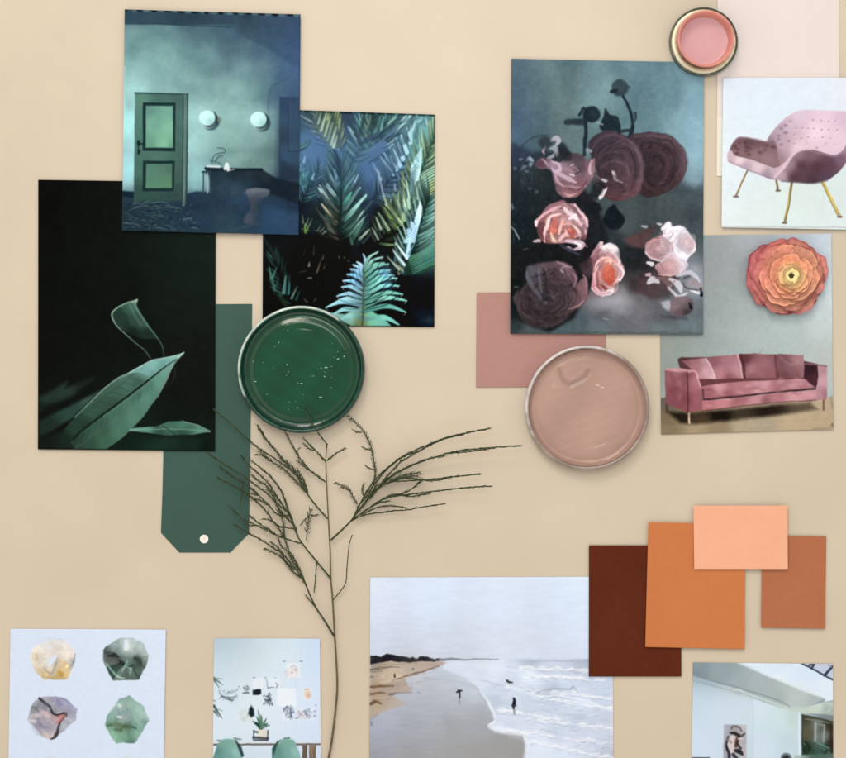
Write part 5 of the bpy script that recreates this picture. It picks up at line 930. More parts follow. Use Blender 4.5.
def pic_beach(p):
    """wide grey beach, dark dunes, surf and three small figures"""
    p.zoom(360,570,4.03)
    p.fill([(50,40,(192,216,248)),(300,40,(190,218,254)),(560,40,(190,216,250)),(900,40,(192,220,255)),(50,150,(188,212,248)),(300,150,(186,216,254)),(560,150,(188,216,252)),(900,150,(186,216,254)),(50,280,(180,204,240)),(300,280,(182,208,242)),(560,300,(188,212,244)),(900,280,(188,214,250)),(300,345,(184,206,236)),(560,345,(188,210,242)),(900,340,(190,214,248)),
            (900,400,(170,196,232)),(700,400,(182,208,244)),(560,420,(186,212,248)),(450,400,(186,210,240)),(380,400,(176,200,232)),(330,430,(168,190,222)),(260,420,(172,190,216)),(200,460,(170,186,214)),(350,470,(166,184,208)),(450,480,(174,200,234)),(300,520,(158,176,202)),(420,540,(160,178,200)),(250,560,(156,172,204)),(100,600,(160,178,212)),(60,660,(150,168,204)),(200,640,(150,162,190)),(350,620,(150,164,184)),(480,600,(150,164,184)),(60,740,(140,150,170)),(200,740,(146,152,166)),(350,740,(152,158,166)),(480,740,(146,154,164)),(540,700,(146,154,164)),(620,720,(146,154,166)),(650,800,(150,160,170))], p=3.2, e=14)
    # sea on the right
    p.zoom(480,570,4.034)
    p.poly([(-140,368),(20,362),(100,358),(440,358),(540,362),(545,870),(140,870),(180,760),(175,675),(60,655),(35,635),(55,600),(30,540),(0,480),(-60,430),(-150,400)],
      [(0,372,(188,210,240)),(200,366,(160,186,222)),(420,366,(160,184,222)),(520,380,(170,196,232)),(60,400,(194,218,250)),(300,400,(176,202,238)),(480,420,(174,200,236)),(0,420,(186,210,244)),(200,430,(196,222,254)),(100,470,(178,204,238)),(350,470,(180,206,244)),(200,500,(176,202,240)),(300,490,(162,188,226)),(500,500,(176,202,240)),(400,540,(188,214,250)),(60,540,(170,196,230)),(200,560,(176,202,236)),(400,600,(172,198,232)),(120,620,(180,206,240)),(300,640,(176,202,238)),(500,600,(176,200,236)),(100,650,(196,220,250)),(250,700,(196,220,252)),(450,700,(180,204,240)),(350,740,(190,214,248)),(520,740,(170,192,224))], f=1.4)
    p.noise(5, 4, 2, sx=2.5, sy=.6)
    p.img += np.array((3,4,6.))*np.clip((p.img[..., 2:]-205)/30,0,1)
    for (pts,w,c,a_) in (([(200,368),(320,366),(440,364)],[3,6,5],(150,176,214),.6),([(160,405),(190,405),(230,425),(330,430),(430,440)],[3,10,14,10,4],(204,228,255),.8),([(60,400),(130,402),(170,410)],[3,8,3],(200,226,254),.7),([(225,500),(250,485),(300,478),(360,480),(375,470),(390,490)],[3,8,6,8,10,3],(140,164,200),.65),([(230,510),(320,505),(400,520),(480,545),(530,560)],[3,8,8,10,6],(206,230,255),.8),([(130,480),(200,500),(250,510)],[3,8,4],(204,228,255),.7),([(0,485),(40,545),(60,600),(35,632),(90,640),(170,665)],[5,10,8,12,14,8],(206,228,254),.9),([(60,570),(100,590),(180,600)],[3,8,3],(196,220,250),.6),([(0,440),(60,460),(120,470)],[3,6,3],(160,186,222),.6),([(240,560),(320,580),(430,590)],[3,6,3],(160,186,224),.5),([(300,620),(400,630),(520,600)],[3,7,3],(160,186,222),.5),([(170,660),(190,700),(180,750)],[6,14,16],(204,226,252),.9)):
        p.line(pts,w,c,f=.9,a=a_)
    for i in range(150):
        x,y=p.rs.uniform(200,540),p.rs.uniform(620,870); 
        p.line([(x,y),(x+p.rs.uniform(5,20),y+p.rs.uniform(-5,5))],[1,p.rs.uniform(3,6),1],p.jit((206,228,254) if i%3 else (150,172,206),6),f=.8,a=.55)
    for i in range(170):
        x,y=p.rs.uniform(0,540),p.rs.uniform(385,660)
        if y > 440+x*1.1: continue
        p.line([(x,y),(x+p.rs.uniform(8,40),y+p.rs.uniform(-5,6))],[1,p.rs.uniform(2,6),1],p.jit((212,232,254) if p.rs.rand()<.6 else (146,172,208),5),f=.8,a=.6)
    for i in range(60):
        x,y=p.rs.uniform(380,540),p.rs.uniform(660,760); p.line([(x,y),(x+p.rs.uniform(5,16),y+p.rs.uniform(-4,4))],[1,5,1],p.jit((140,160,196),8),f=.7,a=.6)
    for (y0, y1, xa, xb) in ((392,402,140,430),(424,440,150,500),(470,520,100,540),(505,560,200,540),(560,600,60,300),(600,640,180,540),(640,700,70,540),(690,760,190,540)):
        for i in range(46):
            t = p.rs.rand(); x = xa+(xb-xa)*t; y = y0+(y1-y0)*t+p.rs.normal(0,4)
            p.line([(x,y),(x+p.rs.uniform(6,18),y+p.rs.uniform(-3,4)),(x+p.rs.uniform(20,36),y+p.rs.uniform(-2,6))],[1,p.rs.uniform(3,8),1],p.jit((216,234,254),4),f=.8,a=.6)
            if i % 2: p.line([(x,y+7),(x+p.rs.uniform(10,26),y+9)],[1,4,1],(150,176,212),f=.9,a=.45)
    p.poly([(170,665),(178,700),(185,740),(150,870),(-140,870),(-140,600),(0,600),(60,650)],[(0,640,(152,164,184)),(100,700,(146,154,164)),(0,740,(150,156,164)),(160,730,(146,152,160))],f=2,a=.55)
    p.line([(120,672),(170,682),(186,710)],6,(170,190,216),f=1.5,a=.6)
    # land on the left
    p.zoom(360,570,4.03)
    p.poly([(42,345),(120,345),(300,360),(352,373),(300,395),(200,430),(140,455),(60,480),(42,485)], [(60,390,(150,140,130)),(100,430,(190,176,156)),(60,420,(176,160,140)),(200,390,(176,164,152)),(280,380,(176,160,156)),(60,465,(170,150,120)),(150,430,(196,182,164))], f=1.2)
    p.poly([(42,480),(130,450),(180,440),(210,490),(120,500),(190,540),(100,565),(42,595)], [(60,510,(170,150,124)),(120,480,(166,150,140)),(150,540,(176,166,156)),(60,560,(176,160,136)),(180,540,(170,172,182))], f=1.4)
    for (pts,w,c,a_) in (([(42,400),(100,392),(160,390)],[9,8,3],(110,92,84),.8),([(42,375),(120,378),(230,375)],[7,5,3],(150,134,120),.6),([(42,408),(90,405)],5,(130,108,96),.7),([(130,445),(190,425),(260,405),(320,385)],[5,7,6,3],(110,80,76),.75),([(42,470),(90,468),(136,466)],[9,9,5],(110,76,50),.85),([(42,498),(80,494),(105,495)],[10,9,4],(120,84,56),.85),([(110,500),(150,495),(210,492)],[4,9,3],(140,130,130),.7),([(120,500),(140,498)],8,(110,90,80),.7),([(42,540),(60,530),(88,540)],[12,12,5],(104,70,44),.9),([(50,520),(70,530)],6,(120,84,60),.8),([(60,575),(120,550),(190,538)],[6,14,4],(176,168,160),.6),([(42,430),(52,428)],6,(110,90,80),.7),([(80,450),(150,440)],[4,6],(196,184,160),.7),([(42,518),(110,512)],[5,4],(190,176,150),.7),([(42,600),(70,580)],8,(150,146,150),.5)):
        p.line(pts,w,c,f=.8,a=a_)
    p.poly([(42,344),(60,342),(85,347),(110,336),(135,340),(160,345),(190,350),(215,356),(232,360),(238,348),(255,347),(275,350),(300,356),(320,358),(340,365),(280,366),(200,372),(120,366),(70,374),(42,378)], [(60,360,(34,34,48)),(120,352,(28,28,40)),(200,362,(50,46,56)),(260,356,(44,46,58)),(320,362,(90,96,116))], f=.8)
    for i in range(30): x=p.rs.uniform(45,330); p.ell(x,352+(x-45)*.035+p.rs.normal(0,3),6,4,p.jit((40,40,54),10),f=.8,a=.8)
    p.line([(320,360),(400,360),(480,359),(560,361)],[8,7,5,3],(124,138,166),f=.8,a=.9); p.line([(330,358),(360,356),(400,358)],[4,6,4],(110,120,146),f=.8,a=.7)
    p.line([(250,440),(330,438),(400,450),(460,470),(500,520),(540,600)],[4,8,8,10,10,4],(150,170,198),f=2,a=.35)
    for i in range(130):
        x = p.rs.uniform(42,300); y = p.rs.uniform(380,560); 
        if y > 600-x*.62 or y < 372+(300-x)*.02: continue
        p.line([(x,y),(x+p.rs.uniform(6,26),y+p.rs.uniform(-4,2))],[1,p.rs.uniform(2,5),1],p.jit((110,92,80) if p.rs.rand()<.4 else (190,178,160),10),f=.7,a=.5)
    # figures
    p.line([(390,492),(400,486),(412,486)],[6,10,5],(40,44,52),f=.7); p.line([(401,488),(401,512)],[10,8],(40,40,50),f=.7); p.ell(400,483,4,4,(50,50,60)); p.line([(401,515),(400,536)],[8,5],(110,116,130),f=.9,a=.7)
    p.line([(138,420),(138,430)],7,(50,44,44),f=.7); p.line([(45,610),(47,622)],6,(120,116,130),f=.8,a=.8); p.line([(212,397),(213,401)],5,(90,80,80),f=.8); p.line([(234,492),(238,496)],5,(130,130,140),f=.8,a=.7)
    p.zoom(480,570,4.034)
    p.line([(108,444),(116,450),(128,452)],[8,9,6],(44,50,60),f=.7); p.line([(137,520),(137,536),(136,556)],[7,16,9],(30,34,44),f=.7); p.ell(138,519,5,5,(40,40,50)); p.line([(136,560),(138,580)],[9,5],(110,130,160),f=.9,a=.8); p.line([(128,545),(146,547)],5,(50,54,64),f=.8)
    p.grain(1.5)

def pic_house(p):
    """white modernist house seen from below"""
    p.zoom(680,650,5.096)
    p.fill([(80,80,(130,156,170)),(200,90,(146,166,178)),(80,250,(178,208,240)),(200,300,(188,216,244)),(80,450,(184,212,246)),(350,300,(186,214,240)),(450,400,(186,216,240)),(580,420,(180,210,236)),(600,340,(176,204,224)),(700,400,(70,76,70)),(80,540,(186,212,244)),(550,500,(180,206,226))], p=3, e=20)
    p.poly([(60,55),(290,55),(740,245),(640,290),(540,310),(370,240),(200,190),(60,125)], [(80,80,(126,150,164)),(200,100,(140,160,172)),(400,170,(156,176,188)),(600,230,(170,190,200)),(80,120,(120,140,156)),(300,190,(150,170,182)),(500,260,(156,176,184)),(700,245,(160,180,190)),(560,290,(170,190,196))], f=.9)
    p.poly([(60,125),(200,170),(370,225),(540,285),(620,290),(600,320),(540,308),(370,258),(200,195),(60,155)], [(100,145,(150,176,196)),(300,210,(172,192,204)),(500,270,(176,198,206)),(350,240,(180,202,218))], f=.9)
    p.line([(60,128),(200,165),(330,200),(500,255),(560,290)],[5,5,5,6,4],(116,140,156),f=.7,a=.8); p.line([(60,155),(200,190),(330,225),(450,270),(545,305)],[3,4,4,5,4],(136,160,176),f=.8,a=.7)
    p.line([(270,205),(300,200),(330,215)],[3,8,3],(196,214,226),f=.8,a=.7)
    p.poly([(285,55),(640,55),(780,145),(782,255),(735,262),(742,245),(620,200),(440,125)], [(320,70,(196,222,252)),(500,100,(192,220,255)),(640,120,(190,218,252)),(760,200,(196,222,250)),(620,190,(196,220,244)),(500,140,(200,224,246))], f=.8)
    p.line([(290,62),(440,128),(620,203),(740,246)],5,(206,226,244),f=.7,a=.8)
    p.poly([(615,55),(785,55),(785,150),(700,105),(640,72)],(176,196,226),f=.8)
    for (pts,w,c) in (([(620,68),(670,92),(735,128),(782,152)],9,(50,60,84)),([(685,70),(668,92)],9,(50,58,84)),([(775,82),(735,128)],13,(56,64,92)),([(755,75),(770,84)],6,(130,146,180)),([(660,75),(680,72)],9,(40,46,60))): p.line(pts,w,c,f=.7)
    p.poly([(540,310),(640,290),(740,262),(785,262),(785,330),(620,318)], [(620,305,(176,200,200)),(700,280,(180,206,206)),(760,300,(150,170,172)),(770,275,(170,196,200))], f=.9)
    p.poly([(372,250),(600,318),(606,550),(372,550)], [(400,300,(186,214,240)),(500,350,(182,214,232)),(580,340,(176,206,216)),(420,500,(184,212,240)),(560,480,(176,206,228))], f=.8)
    p.line([(373,240),(373,550)],3,(166,196,226),f=.8,a=.8); p.line([(606,320),(608,540)],10,(196,222,246),f=.8)
    p.poly([(620,325),(785,362),(785,560),(620,560)], [(640,350,(70,72,56)),(650,420,(90,88,70)),(700,380,(110,120,120)),(720,440,(120,136,140)),(760,380,(56,52,44)),(770,480,(50,46,40)),(640,500,(40,56,44)),(700,520,(60,90,84)),(740,520,(56,80,80))], f=.9)
    for (pts,w,c) in (([(690,370),(688,460)],12,(150,170,170)),([(735,380),(730,470)],7,(150,166,160)),([(700,375),(735,385)],6,(130,146,146)),([(715,385),(712,460)],5,(70,80,74)),([(625,330),(700,348),(785,366)],6,(56,60,48)),([(640,350),(720,362),(775,372)],5,(120,136,130)),([(768,370),(770,540)],8,(46,40,34)),([(622,330),(622,550)],6,(50,60,56)),([(640,470),(660,500),(640,540)],16,(34,52,36)),([(680,460),(720,480),(760,500)],[5,9,5],(90,140,130)),([(690,490),(730,500),(770,530)],[5,9,5],(70,110,104)),([(650,520),(690,530),(720,550)],[6,12,8],(40,80,60)),([(750,310),(765,300)],9,(176,190,190))): p.line(pts,w,c,f=.8,a=.85)
    for i in range(40): x,y=p.rs.uniform(625,775),p.rs.uniform(460,600); p.ell(x,y,8,5,p.jit((60,96,80) if i%2 else (26,40,32),12),f=.9,a=.6,rot=p.rs.uniform(-1,1))
    # framed abstract figures on the wall
    p.poly([(222,378),(338,380),(338,560),(220,560)], [(230,390,(160,170,196)),(320,390,(176,184,200)),(280,400,(150,150,160)),(230,540,(150,156,176)),(320,540,(170,176,190))], f=.8)
    for (pts,w,c) in (([(262,400),(272,388),(300,392),(312,410)],8,(90,80,80)),([(255,420),(275,425),(285,430)],[8,22,10],(36,34,40)),([(245,440),(236,480),(240,510)],[10,14,10],(60,56,66)),([(270,440),(258,480),(262,530)],[20,34,20],(196,196,206)),([(245,455),(260,470)],12,(150,140,146)),([(300,430),(292,460),(284,490)],[14,20,14],(90,50,40)),([(285,420),(305,440),(328,425)],[8,16,8],(40,36,40)),([(290,470),(300,490),(310,500)],[8,12,10],(50,46,50)),([(300,450),(315,450)],12,(190,190,200)),([(236,490),(250,530),(245,560)],[10,16,12],(40,40,50)),([(280,510),(300,515),(318,530)],[14,26,14],(34,34,40)),([(330,480),(325,540)],8,(176,170,186)),([(270,530),(290,555)],18,(50,50,56)),([(310,440),(322,430)],8,(110,104,110))): p.line(pts,w,c,f=.8,a=.88)
    # palm top and red-brown edge at the bottom
    for i in range(12):
        th = math.pi*(1.02+.96*i/11); p.line([(540,556),(540+26*math.cos(th),548+24*math.sin(th))],[8,3],(36,40,44),f=.7,a=.85)
    p.poly([(60,545),(150,545),(150,620),(60,620)],(70,50,60),f=.8)
    p.poly([(580,535),(785,525),(785,620),(580,620)],[(600,545,(150,176,176)),(700,540,(80,110,100)),(770,545,(90,116,110))],f=1,a=.8)
    p.grain(1.6)

def flat(c, var=2.0, seed=0, g=.8):
    def f(p):
        p.fill(tuple(v*.965 for v in c)); p.noise(40, var*1.5, 3); p.noise(3, 1.6, 2); p.grain(g*1.6)
    return f
# ----------------------------------------------------------------------------
# the board
# ----------------------------------------------------------------------------
EXPO = 1.03
M_backdrop = base_mat('backdrop paper', (0.565, 0.505, 0.408), rough=.42, spec=.6, bump=(900, .12, .0004), mottle=(9, .955, 1.035))
M_print = base_mat('printed photo paper', rough=.36, spec=.05, attr='ink', bump=(60, .05, .0006))
M_matt = base_mat('matt paint card', rough=.7, spec=.06, attr='ink', bump=(700, .15, .0004))

def make_backdrop():
    b = MB(); n = 60
    ys = sorted(set([-420+i*25 for i in range(68)]+[316, 319, 321, 322, 323, 324, 326, 329, 333]))
    xs = [-420+i*60 for i in range(29)]
    for y in ys:
        for x in xs:
            d = y-322-3*math.sin(x/260.)
            z = 0.16*math.exp(-abs(d)/2.2)-.16
            b.v.append(W(x, y, z)); b.c.append((.5, .5, .5))
    k = len(xs)
    for j in range(len(ys)-1):
        for i in range(k-1):
            b.f.append((j*k+i, (j+1)*k+i, (j+1)*k+i+1, j*k+i+1)); b.m.append(0)
    o = b.build('backdrop', M_backdrop); tag(o, 'plain beige paper backdrop with a faint crease', None, None, 'structure')
make_backdrop()

GP = 'photo prints laid out on the beige backdrop'
GC = 'plain paint colour cards'
sheet_specs = [
 # name, quad TL TR BR BL, z, painter, material, curl, label, category, group
 ('photo_print', [(125.3,10.3),(300.7,15.3),(299,235.5),(122.8,231.2)], 2.1, pic_room, M_print, lambda u,v: 1.6*v**5+.5*(1-v)**6,
  'photo print of a teal room with panelled green door and two round wall lamps', 'photo print', GP),
 ('photo_print', [(263.5,109.3),(435,115),(434.3,327.2),(262.6,325)], .9, pic_palm, M_print, lambda u,v: .5*u**3*v**2,
  'photo print of blue-green palm fronds, partly under the green paint lid', 'photo print', GP),
 ('photo_print', [(38.6,180),(216,182.6),(215.4,451),(38.4,449.2)], 1.1, pic_leaf, M_print, lambda u,v: .5*v**4,
  'nearly black photo print of dark green leaves, lying over the green tag', 'photo print', GP),
 ('photo_print', [(511.3,59.2),(703.8,63),(702.4,334.7),(510,333.8)], 1.1, pic_roses, M_print, lambda u,v: 1.5*v**5+.3*(1-u)**4,
  'photo print of fading pink roses against a teal wall', 'photo print', GP),
 ('photo_print', [(722.8,78.2),(872,78.2),(872,230.5),(721.2,227.8)], 1.1, pic_chair, M_print, lambda u,v: .9*v**4,
  'pale blue photo print of a quilted pink armchair on brass legs', 'photo print', GP),
 ('photo_print', [(659.5,236.2),(831,233.8),(833,429.3),(661,434.4)], .15, pic_sofa, M_print, lambda u,v: .7*(u**6+v**6),
  'photo print of a pink velvet sofa, with a real flower lying on it', 'photo print', GP),
 ('photo_print', [(10.6,628.6),(166,629.4),(163.2,800),(8,800)], .15, pic_stones, M_print, lambda u,v: .3*u**4,
  'photo print of faceted gemstones on a pale blue ground', 'photo print', GP),
 ('photo_print', [(214,638.2),(320,638.4),(321.3,800),(212.6,800)], .15, pic_office, M_print, lambda u,v: .3*u**4,
  'small photo print of a white studio with desk and green shell chairs', 'photo print', GP),
 ('photo_print', [(370.3,577.4),(612.3,576.6),(613.6,800),(369.2,800)], .15, pic_beach, M_print, lambda u,v: .4*(1-v)**4*0,
  'photo print of a wide grey beach with surf and tiny figures', 'photo print', GP),
 ('photo_print', [(692.8,662.2),(832.8,663.8),(833.2,800),(691.5,800)], .15, pic_house, M_print, lambda u,v: .3*u**4,
  'photo print of a white modern house with sloping eaves', 'photo print', GP),
 ('paint_card', [(476.6,292.6),(605.8,292.2),(605.9,386.8),(476,387.4)], .15, flat((176,137,132)), M_matt, None,
  'dusty mauve paint card tucked under the rose print and tan lid', 'paint card', GC),
 ('paint_card', [(588.8,545),(680.8,545),(681,676),(588.6,676)], 1.0, flat((93,45,30)), M_matt, lambda u,v: .5*v**4,
  'dark brown paint card overlapping the beach print', 'paint card', GC),
 ('paint_card', [(648,522),(745,523.4),(743.8,648.3),(644.8,646.2)], 1.9, flat((200,125,79)), M_matt, lambda u,v: .9*v**4+.3*(1-u)**3,
  'orange paint card between the brown and the peach cards', 'paint card', GC),
 ('paint_card', [(692.9,505.3),(786.7,505.3),(786.8,568.4),(693.5,568.4)], 2.9, flat((238,179,150)), M_matt, lambda u,v: .8*v**3,
  'pale peach paint card lying on top of the orange and rust cards', 'paint card', GC),
 ('paint_card', [(762,535),(825.9,535.8),(824.6,628.2),(760.6,627)], .9, flat((176,113,83)), M_matt, lambda u,v: .9*v**3,
  'rust-coloured paint card, partly under the peach card', 'paint card', GC),
]
def pale_card(p):
    p.fill((217,211,212)); p.zoom(0,0,1)
    p.poly([(700,117),(850,117),(850,180),(700,180)], (222,222,214), f=1)
    p.line([(719.4,-40),(719.4,117)], 1.6, (226,216,210), f=.6, a=.7)
    p.noise(40,1.5,3); p.grain(.8)
sheet_specs.append(('paint_card', [(717.6,-40),(838.6,-40),(839.5,177),(716.6,176.3)], .15, pale_card, M_matt, None,
  'large very pale pink paint card behind the armchair print', 'paint card', GC))
for i, (nm, q, z, pf, mat, curl, lab, cat, grp) in enumerate(sheet_specs):
    o = sheet(nm, q, z, pf, mat, curl, .3, 11+i, EXPO)
    tag(o, lab, cat, grp)

# ----------------------------------------------------------------------------
# green card cut to a luggage-tag shape, with a ringed hole
# ----------------------------------------------------------------------------
def make_tag():
    M = base_mat('green tag card', tuple(lin((58,87,81))/EXPO), rough=.65, spec=.15, bump=(700,.15,.0004), mottle=(12,.95,1.04))
    root = empty('gift_tag', W(206, 430, 0)); ox, oy, _ = root.location
    tag(root, 'dark green card tag with clipped corners and a punched hole', 'tag')
    out = [(252.2,304),(251.2,380),(250.4,441.7),(249,533.4),(230.2,552.4),(179.5,552.4),(161,532.6),(162.6,490),(163.4,452),(165.5,304.5)]
    hx, hy, hr = 204.2, 538.9, 2.6
    bm = bmesh.new(); z = .45
    vo = [bm.verts.new((W(x,y)[0]-ox, W(x,y)[1]-oy, z*MM)) for x, y in out]
    vi = [bm.verts.new((W(hx+hr*math.cos(a),hy)[0]-ox, W(hx,hy+hr*math.sin(a))[1]-oy, z*MM)) for a in [2*math.pi*k/28 for k in range(28)]]
    es = [bm.edges.new((vo[i], vo[(i+1)%len(vo)])) for i in range(len(vo))]+[bm.edges.new((vi[i], vi[(i+1)%28])) for i in range(28)]
    bmesh.ops.triangle_fill(bm, use_beauty=True, use_dissolve=False, edges=es)
    for f in bm.faces:
        if f.normal.z < 0: f.normal_flip()
    r = bmesh.ops.extrude_face_region(bm, geom=bm.faces[:])
    bmesh.ops.translate(bm, verts=[v for v in r['geom'] if isinstance(v, bmesh.types.BMVert)], vec=(0,0,-.35*MM))
    bmesh.ops.recalc_face_normals(bm, faces=bm.faces[:])
    me = bpy.data.meshes.new('card'); bm.to_mesh(me); bm.free(); me.materials.append(M)
    o = bpy.data.objects.new('card', me); COL.objects.link(o); o.parent = root
    b = MB()
    b.lathe([(4.3*MM,.46*MM),(4.3*MM,.72*MM),(3.9*MM,.9*MM),(2.2*MM,.95*MM),(.8*MM,.82*MM),(.3*MM,.72*MM),(.25*MM,.4*MM)], 40)
    x, y, _ = W(hx,hy)
    b.build('eyelet', base_mat('white paper ring', tuple(lin((232,236,228))/1.1), rough=.6, spec=.2), root, loc=(x-ox,y-oy,0))
make_tag()

# ----------------------------------------------------------------------------
# paint tin lids with a skin of paint inside
# ----------------------------------------------------------------------------
def seg_dist(px, py, pts):
    best = 1e9
    for (x1,y1),(x2,y2) in zip(pts[:-1], pts[1:]):
        dx, dy = x2-x1, y2-y1; t = max(0,min(1,((px-x1)*dx+(py-y1)*dy)/(dx*dx+dy*dy+1e-9)))
        best = min(best, math.hypot(px-x1-t*dx, py-y1-t*dy))
    return best

def make_lid(label, cx, cy, R, z, rim_mat, paint_mat, prof, height, color, seed, specks=None, speck_mat=None, rim_cols=((.6,.62,.62),(.3,.3,.3))):
    root = empty('paint_tin_lid', W(cx, cy, z)); tag(root, label, 'paint lid', 'round paint tin lids with paint inside')  # root of one tin lid holding paint
    rnd = random.Random(seed)
    ph = [rnd.uniform(0,6.28) for _ in range(8)]
    def wob(r, zz, a): return (r*(1+.0022*math.sin(2*a+ph[0])+.0014*math.sin(5*a+ph[1])), zz*(1+.03*math.sin(3*a+ph[2])))
    b = MB(); rp = [(R-1.2,0),(R-.3,.5),(R,1.4),(R,7.4),(R-.3,8.6),(R-1.0,9.5),(R-2.0,9.8),(R-3.0,9.4),(R-3.7,8.3),(R-4.0,6.8),(R-4.3,2.4),(R-5.2,1.2),(R-8,1.0)]
    b.lathe([(r*MM,q*MM) for r,q in rp], 200, wob=wob)
    rim_hilite, body = rim_cols; b.c = []
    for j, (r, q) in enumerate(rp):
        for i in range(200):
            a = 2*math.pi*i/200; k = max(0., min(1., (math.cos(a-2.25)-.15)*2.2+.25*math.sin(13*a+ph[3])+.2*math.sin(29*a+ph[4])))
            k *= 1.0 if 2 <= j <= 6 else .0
            b.c.append(tuple(np.array(body)*(1+.15*math.sin(7*a+ph[5]))*(1-k)+np.array(rim_hilite)*k))  # pale upper-left arc is the window highlight, painted into the rim tint
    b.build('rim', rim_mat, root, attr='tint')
    b = MB(); rows = []
    NR, NA = 70, 220
    r0 = prof[0][0]
    rs = [r0*(1-(j/NR)) for j in range(NR)]
    rs = sorted(set([round(v,3) for v in rs]+[p[0] for p in prof]+[(prof[i][0]+prof[i+1][0])/2 for i in range(len(prof)-1)]), reverse=True)
    rs = [r for r in rs if r > .4]
    pr = sorted(prof); xr = [p[0] for p in pr]; zr = [p[1] for p in pr]
    vs, cs, fs = [], [], []
    for r in rs:
        zz = float(np.interp(r, xr, zr))
        for i in range(NA):
            a = 2*math.pi*i/NA; x, y = r*math.cos(a), r*math.sin(a)
            h = zz+height(x,-y,r,a); vs.append((x*MM,y*MM,h*MM)); cs.append(color(x,-y,r,a))
    vs.append((0,0,(zr[0]+height(0,0,0,0))*MM)); cs.append(color(0,0,0,0))
    for j in range(len(rs)-1):
        for i in range(NA):
            k=(i+1)%NA; fs.append((j*NA+i,j*NA+k,(j+1)*NA+k,(j+1)*NA+i))
    c = len(vs)-1; j = len(rs)-1
    for i in range(NA): fs.append((j*NA+i,j*NA+(i+1)%NA,c))
    b.add(vs, fs, 0, cs)
    if specks:
        for (x,y,rx,ry,rot) in specks:
            n=12; vv=[]; ff=[]; zb=float(np.interp(math.hypot(x,y),xr,zr))+height(x,y,math.hypot(x,y),0)
            for q,(sr,sz) in enumerate(((1,0),(.8,.45),(.4,.75))):
                for i in range(n):
                    a=2*math.pi*i/n; u=rx*sr*math.cos(a); w=ry*sr*math.sin(a)
                    vv.append(((x+u*math.cos(rot)-w*math.sin(rot))*MM, -(y+u*math.sin(rot)+w*math.cos(rot))*MM, (zb-.05+sz*min(rx,ry))*MM))
            for q in range(2):
                for i in range(n): ff.append((q*n+(i+1)%n,q*n+i,(q+1)*n+i,(q+1)*n+(i+1)%n))
            ff.append(tuple(2*n+i for i in range(n-1,-1,-1)))
            b.add(vv, ff, 1)
    b.build('paint', [paint_mat, speck_mat] if speck_mat else paint_mat, root, attr='tint')
    return root

rg = random.Random(4)
M_rim_g = base_mat('green-spattered rim with painted highlight', (.045,.15,.11), rough=.28, spec=.5, metal=.15, attr='tint', mottle=(160,.7,1.2))
M_paint_g = base_mat('glossy green paint', rough=.16, spec=.5, attr='tint', bump=(95,.2,.0014))
M_speck = base_mat('pale bubble and highlight', tuple(lin((120,170,150))), rough=.15, spec=.6)  # bubbles whose pale colour also stands in for highlights on the paint
def hg(x,y,r,a):
    return .03*math.sin(x*.11+1.3)*math.sin(y*.09+.4)+(.25*math.sin(3*a+1)+.2*math.sin(7*a)) * (1 if r>40 else 0)*.5
def cg(x,y,r,a):
    k = 1+.10*math.sin(x*.13+y*.09)+.06*math.sin(y*.31-x*.2)
    c = (.0022*k,.056*k,.026*k) if r < 55 else (.002,.034,.020)
    return c
sp_g = [(-46/1,12/1,2.2,.8,0),(-14.5,-5,1.0,.9,0),(-48,-8,.9,.8,0),(0,14,2.6,.9,0),(19,27.5,3.0,.8,0),(19.5,-1.5,1.6,.5,0),(24.5,-2,3.0,1.0,0),(30,-3,1,.5,.4),(36.5,-10.5,2.3,.9,-.2),(42.5,-13,1.8,1.1,-.9),(-4,38,1,1.0,0),(23,7,2.0,.7,.5),(12,6.5,1.4,.5,0),(-26.5,-23,.9,.7,0),(-22.5,-27,1.0,.8,.8)]
for _ in range(26):
    aa, rr = rg.uniform(0,6.28), 44*rg.random()**.5; sp_g.append((rr*math.cos(aa), rr*math.sin(aa), rg.uniform(.3,1.1), rg.uniform(.3,.6), rg.uniform(-.4,.4)))
sp_g = [(x,y,rx*.62,ry*.7,rt) for x,y,rx,ry,rt in sp_g]
make_lid('round tin lid filled with glossy dark green paint', 302, 369.6, 63.2, 1.5, M_rim_g, M_paint_g,
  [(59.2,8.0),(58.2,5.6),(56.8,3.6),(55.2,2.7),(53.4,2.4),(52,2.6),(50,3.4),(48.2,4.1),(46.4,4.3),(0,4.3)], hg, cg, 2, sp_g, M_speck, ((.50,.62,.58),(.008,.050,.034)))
M_rim_t = base_mat('grey tin rim', (.40,.355,.345), rough=.36, spec=.4, metal=.2, attr='tint', mottle=(120,.8,1.15))
M_paint_t = base_mat('half-dried tan paint', rough=.27, spec=.42, attr='tint', bump=(70,.22,.0014), mottle=(26,.94,1.05))
crease = [(-27.5,-38),(-25.5,-30),(-22,-25),(-17,-22.5),(-12,-25),(-6,-27.5),(-1,-31),(1,-36)]
ridge = [(-36,-20),(-24,-19),(-10,-11),(-2,-4)]
def ht(x,y,r,a):
    h = .16*math.sin(x*.11+.5)*math.sin(y*.13)+.07*math.sin(x*.33-y*.27)+.05*math.sin(y*.6+x*.2)
    if r < 50:
        d = seg_dist(x,y,crease); h += -.75*math.exp(-(d/2.2)**2)+.35*math.exp(-((d-4)/2.2)**2)
        d = seg_dist(x,y,ridge); h += .25*math.exp(-(d/3.0)**2)
    h += .05*math.sin(1.1*(y+.45*x)+1.5*math.sin(x*.08))*(.5+.5*math.sin(x*.05+y*.07))
    if r > 40: h += .25*math.sin(4*a+.6)+.12*math.sin(9*a)
    return h
TAN = lin((170,141,132))
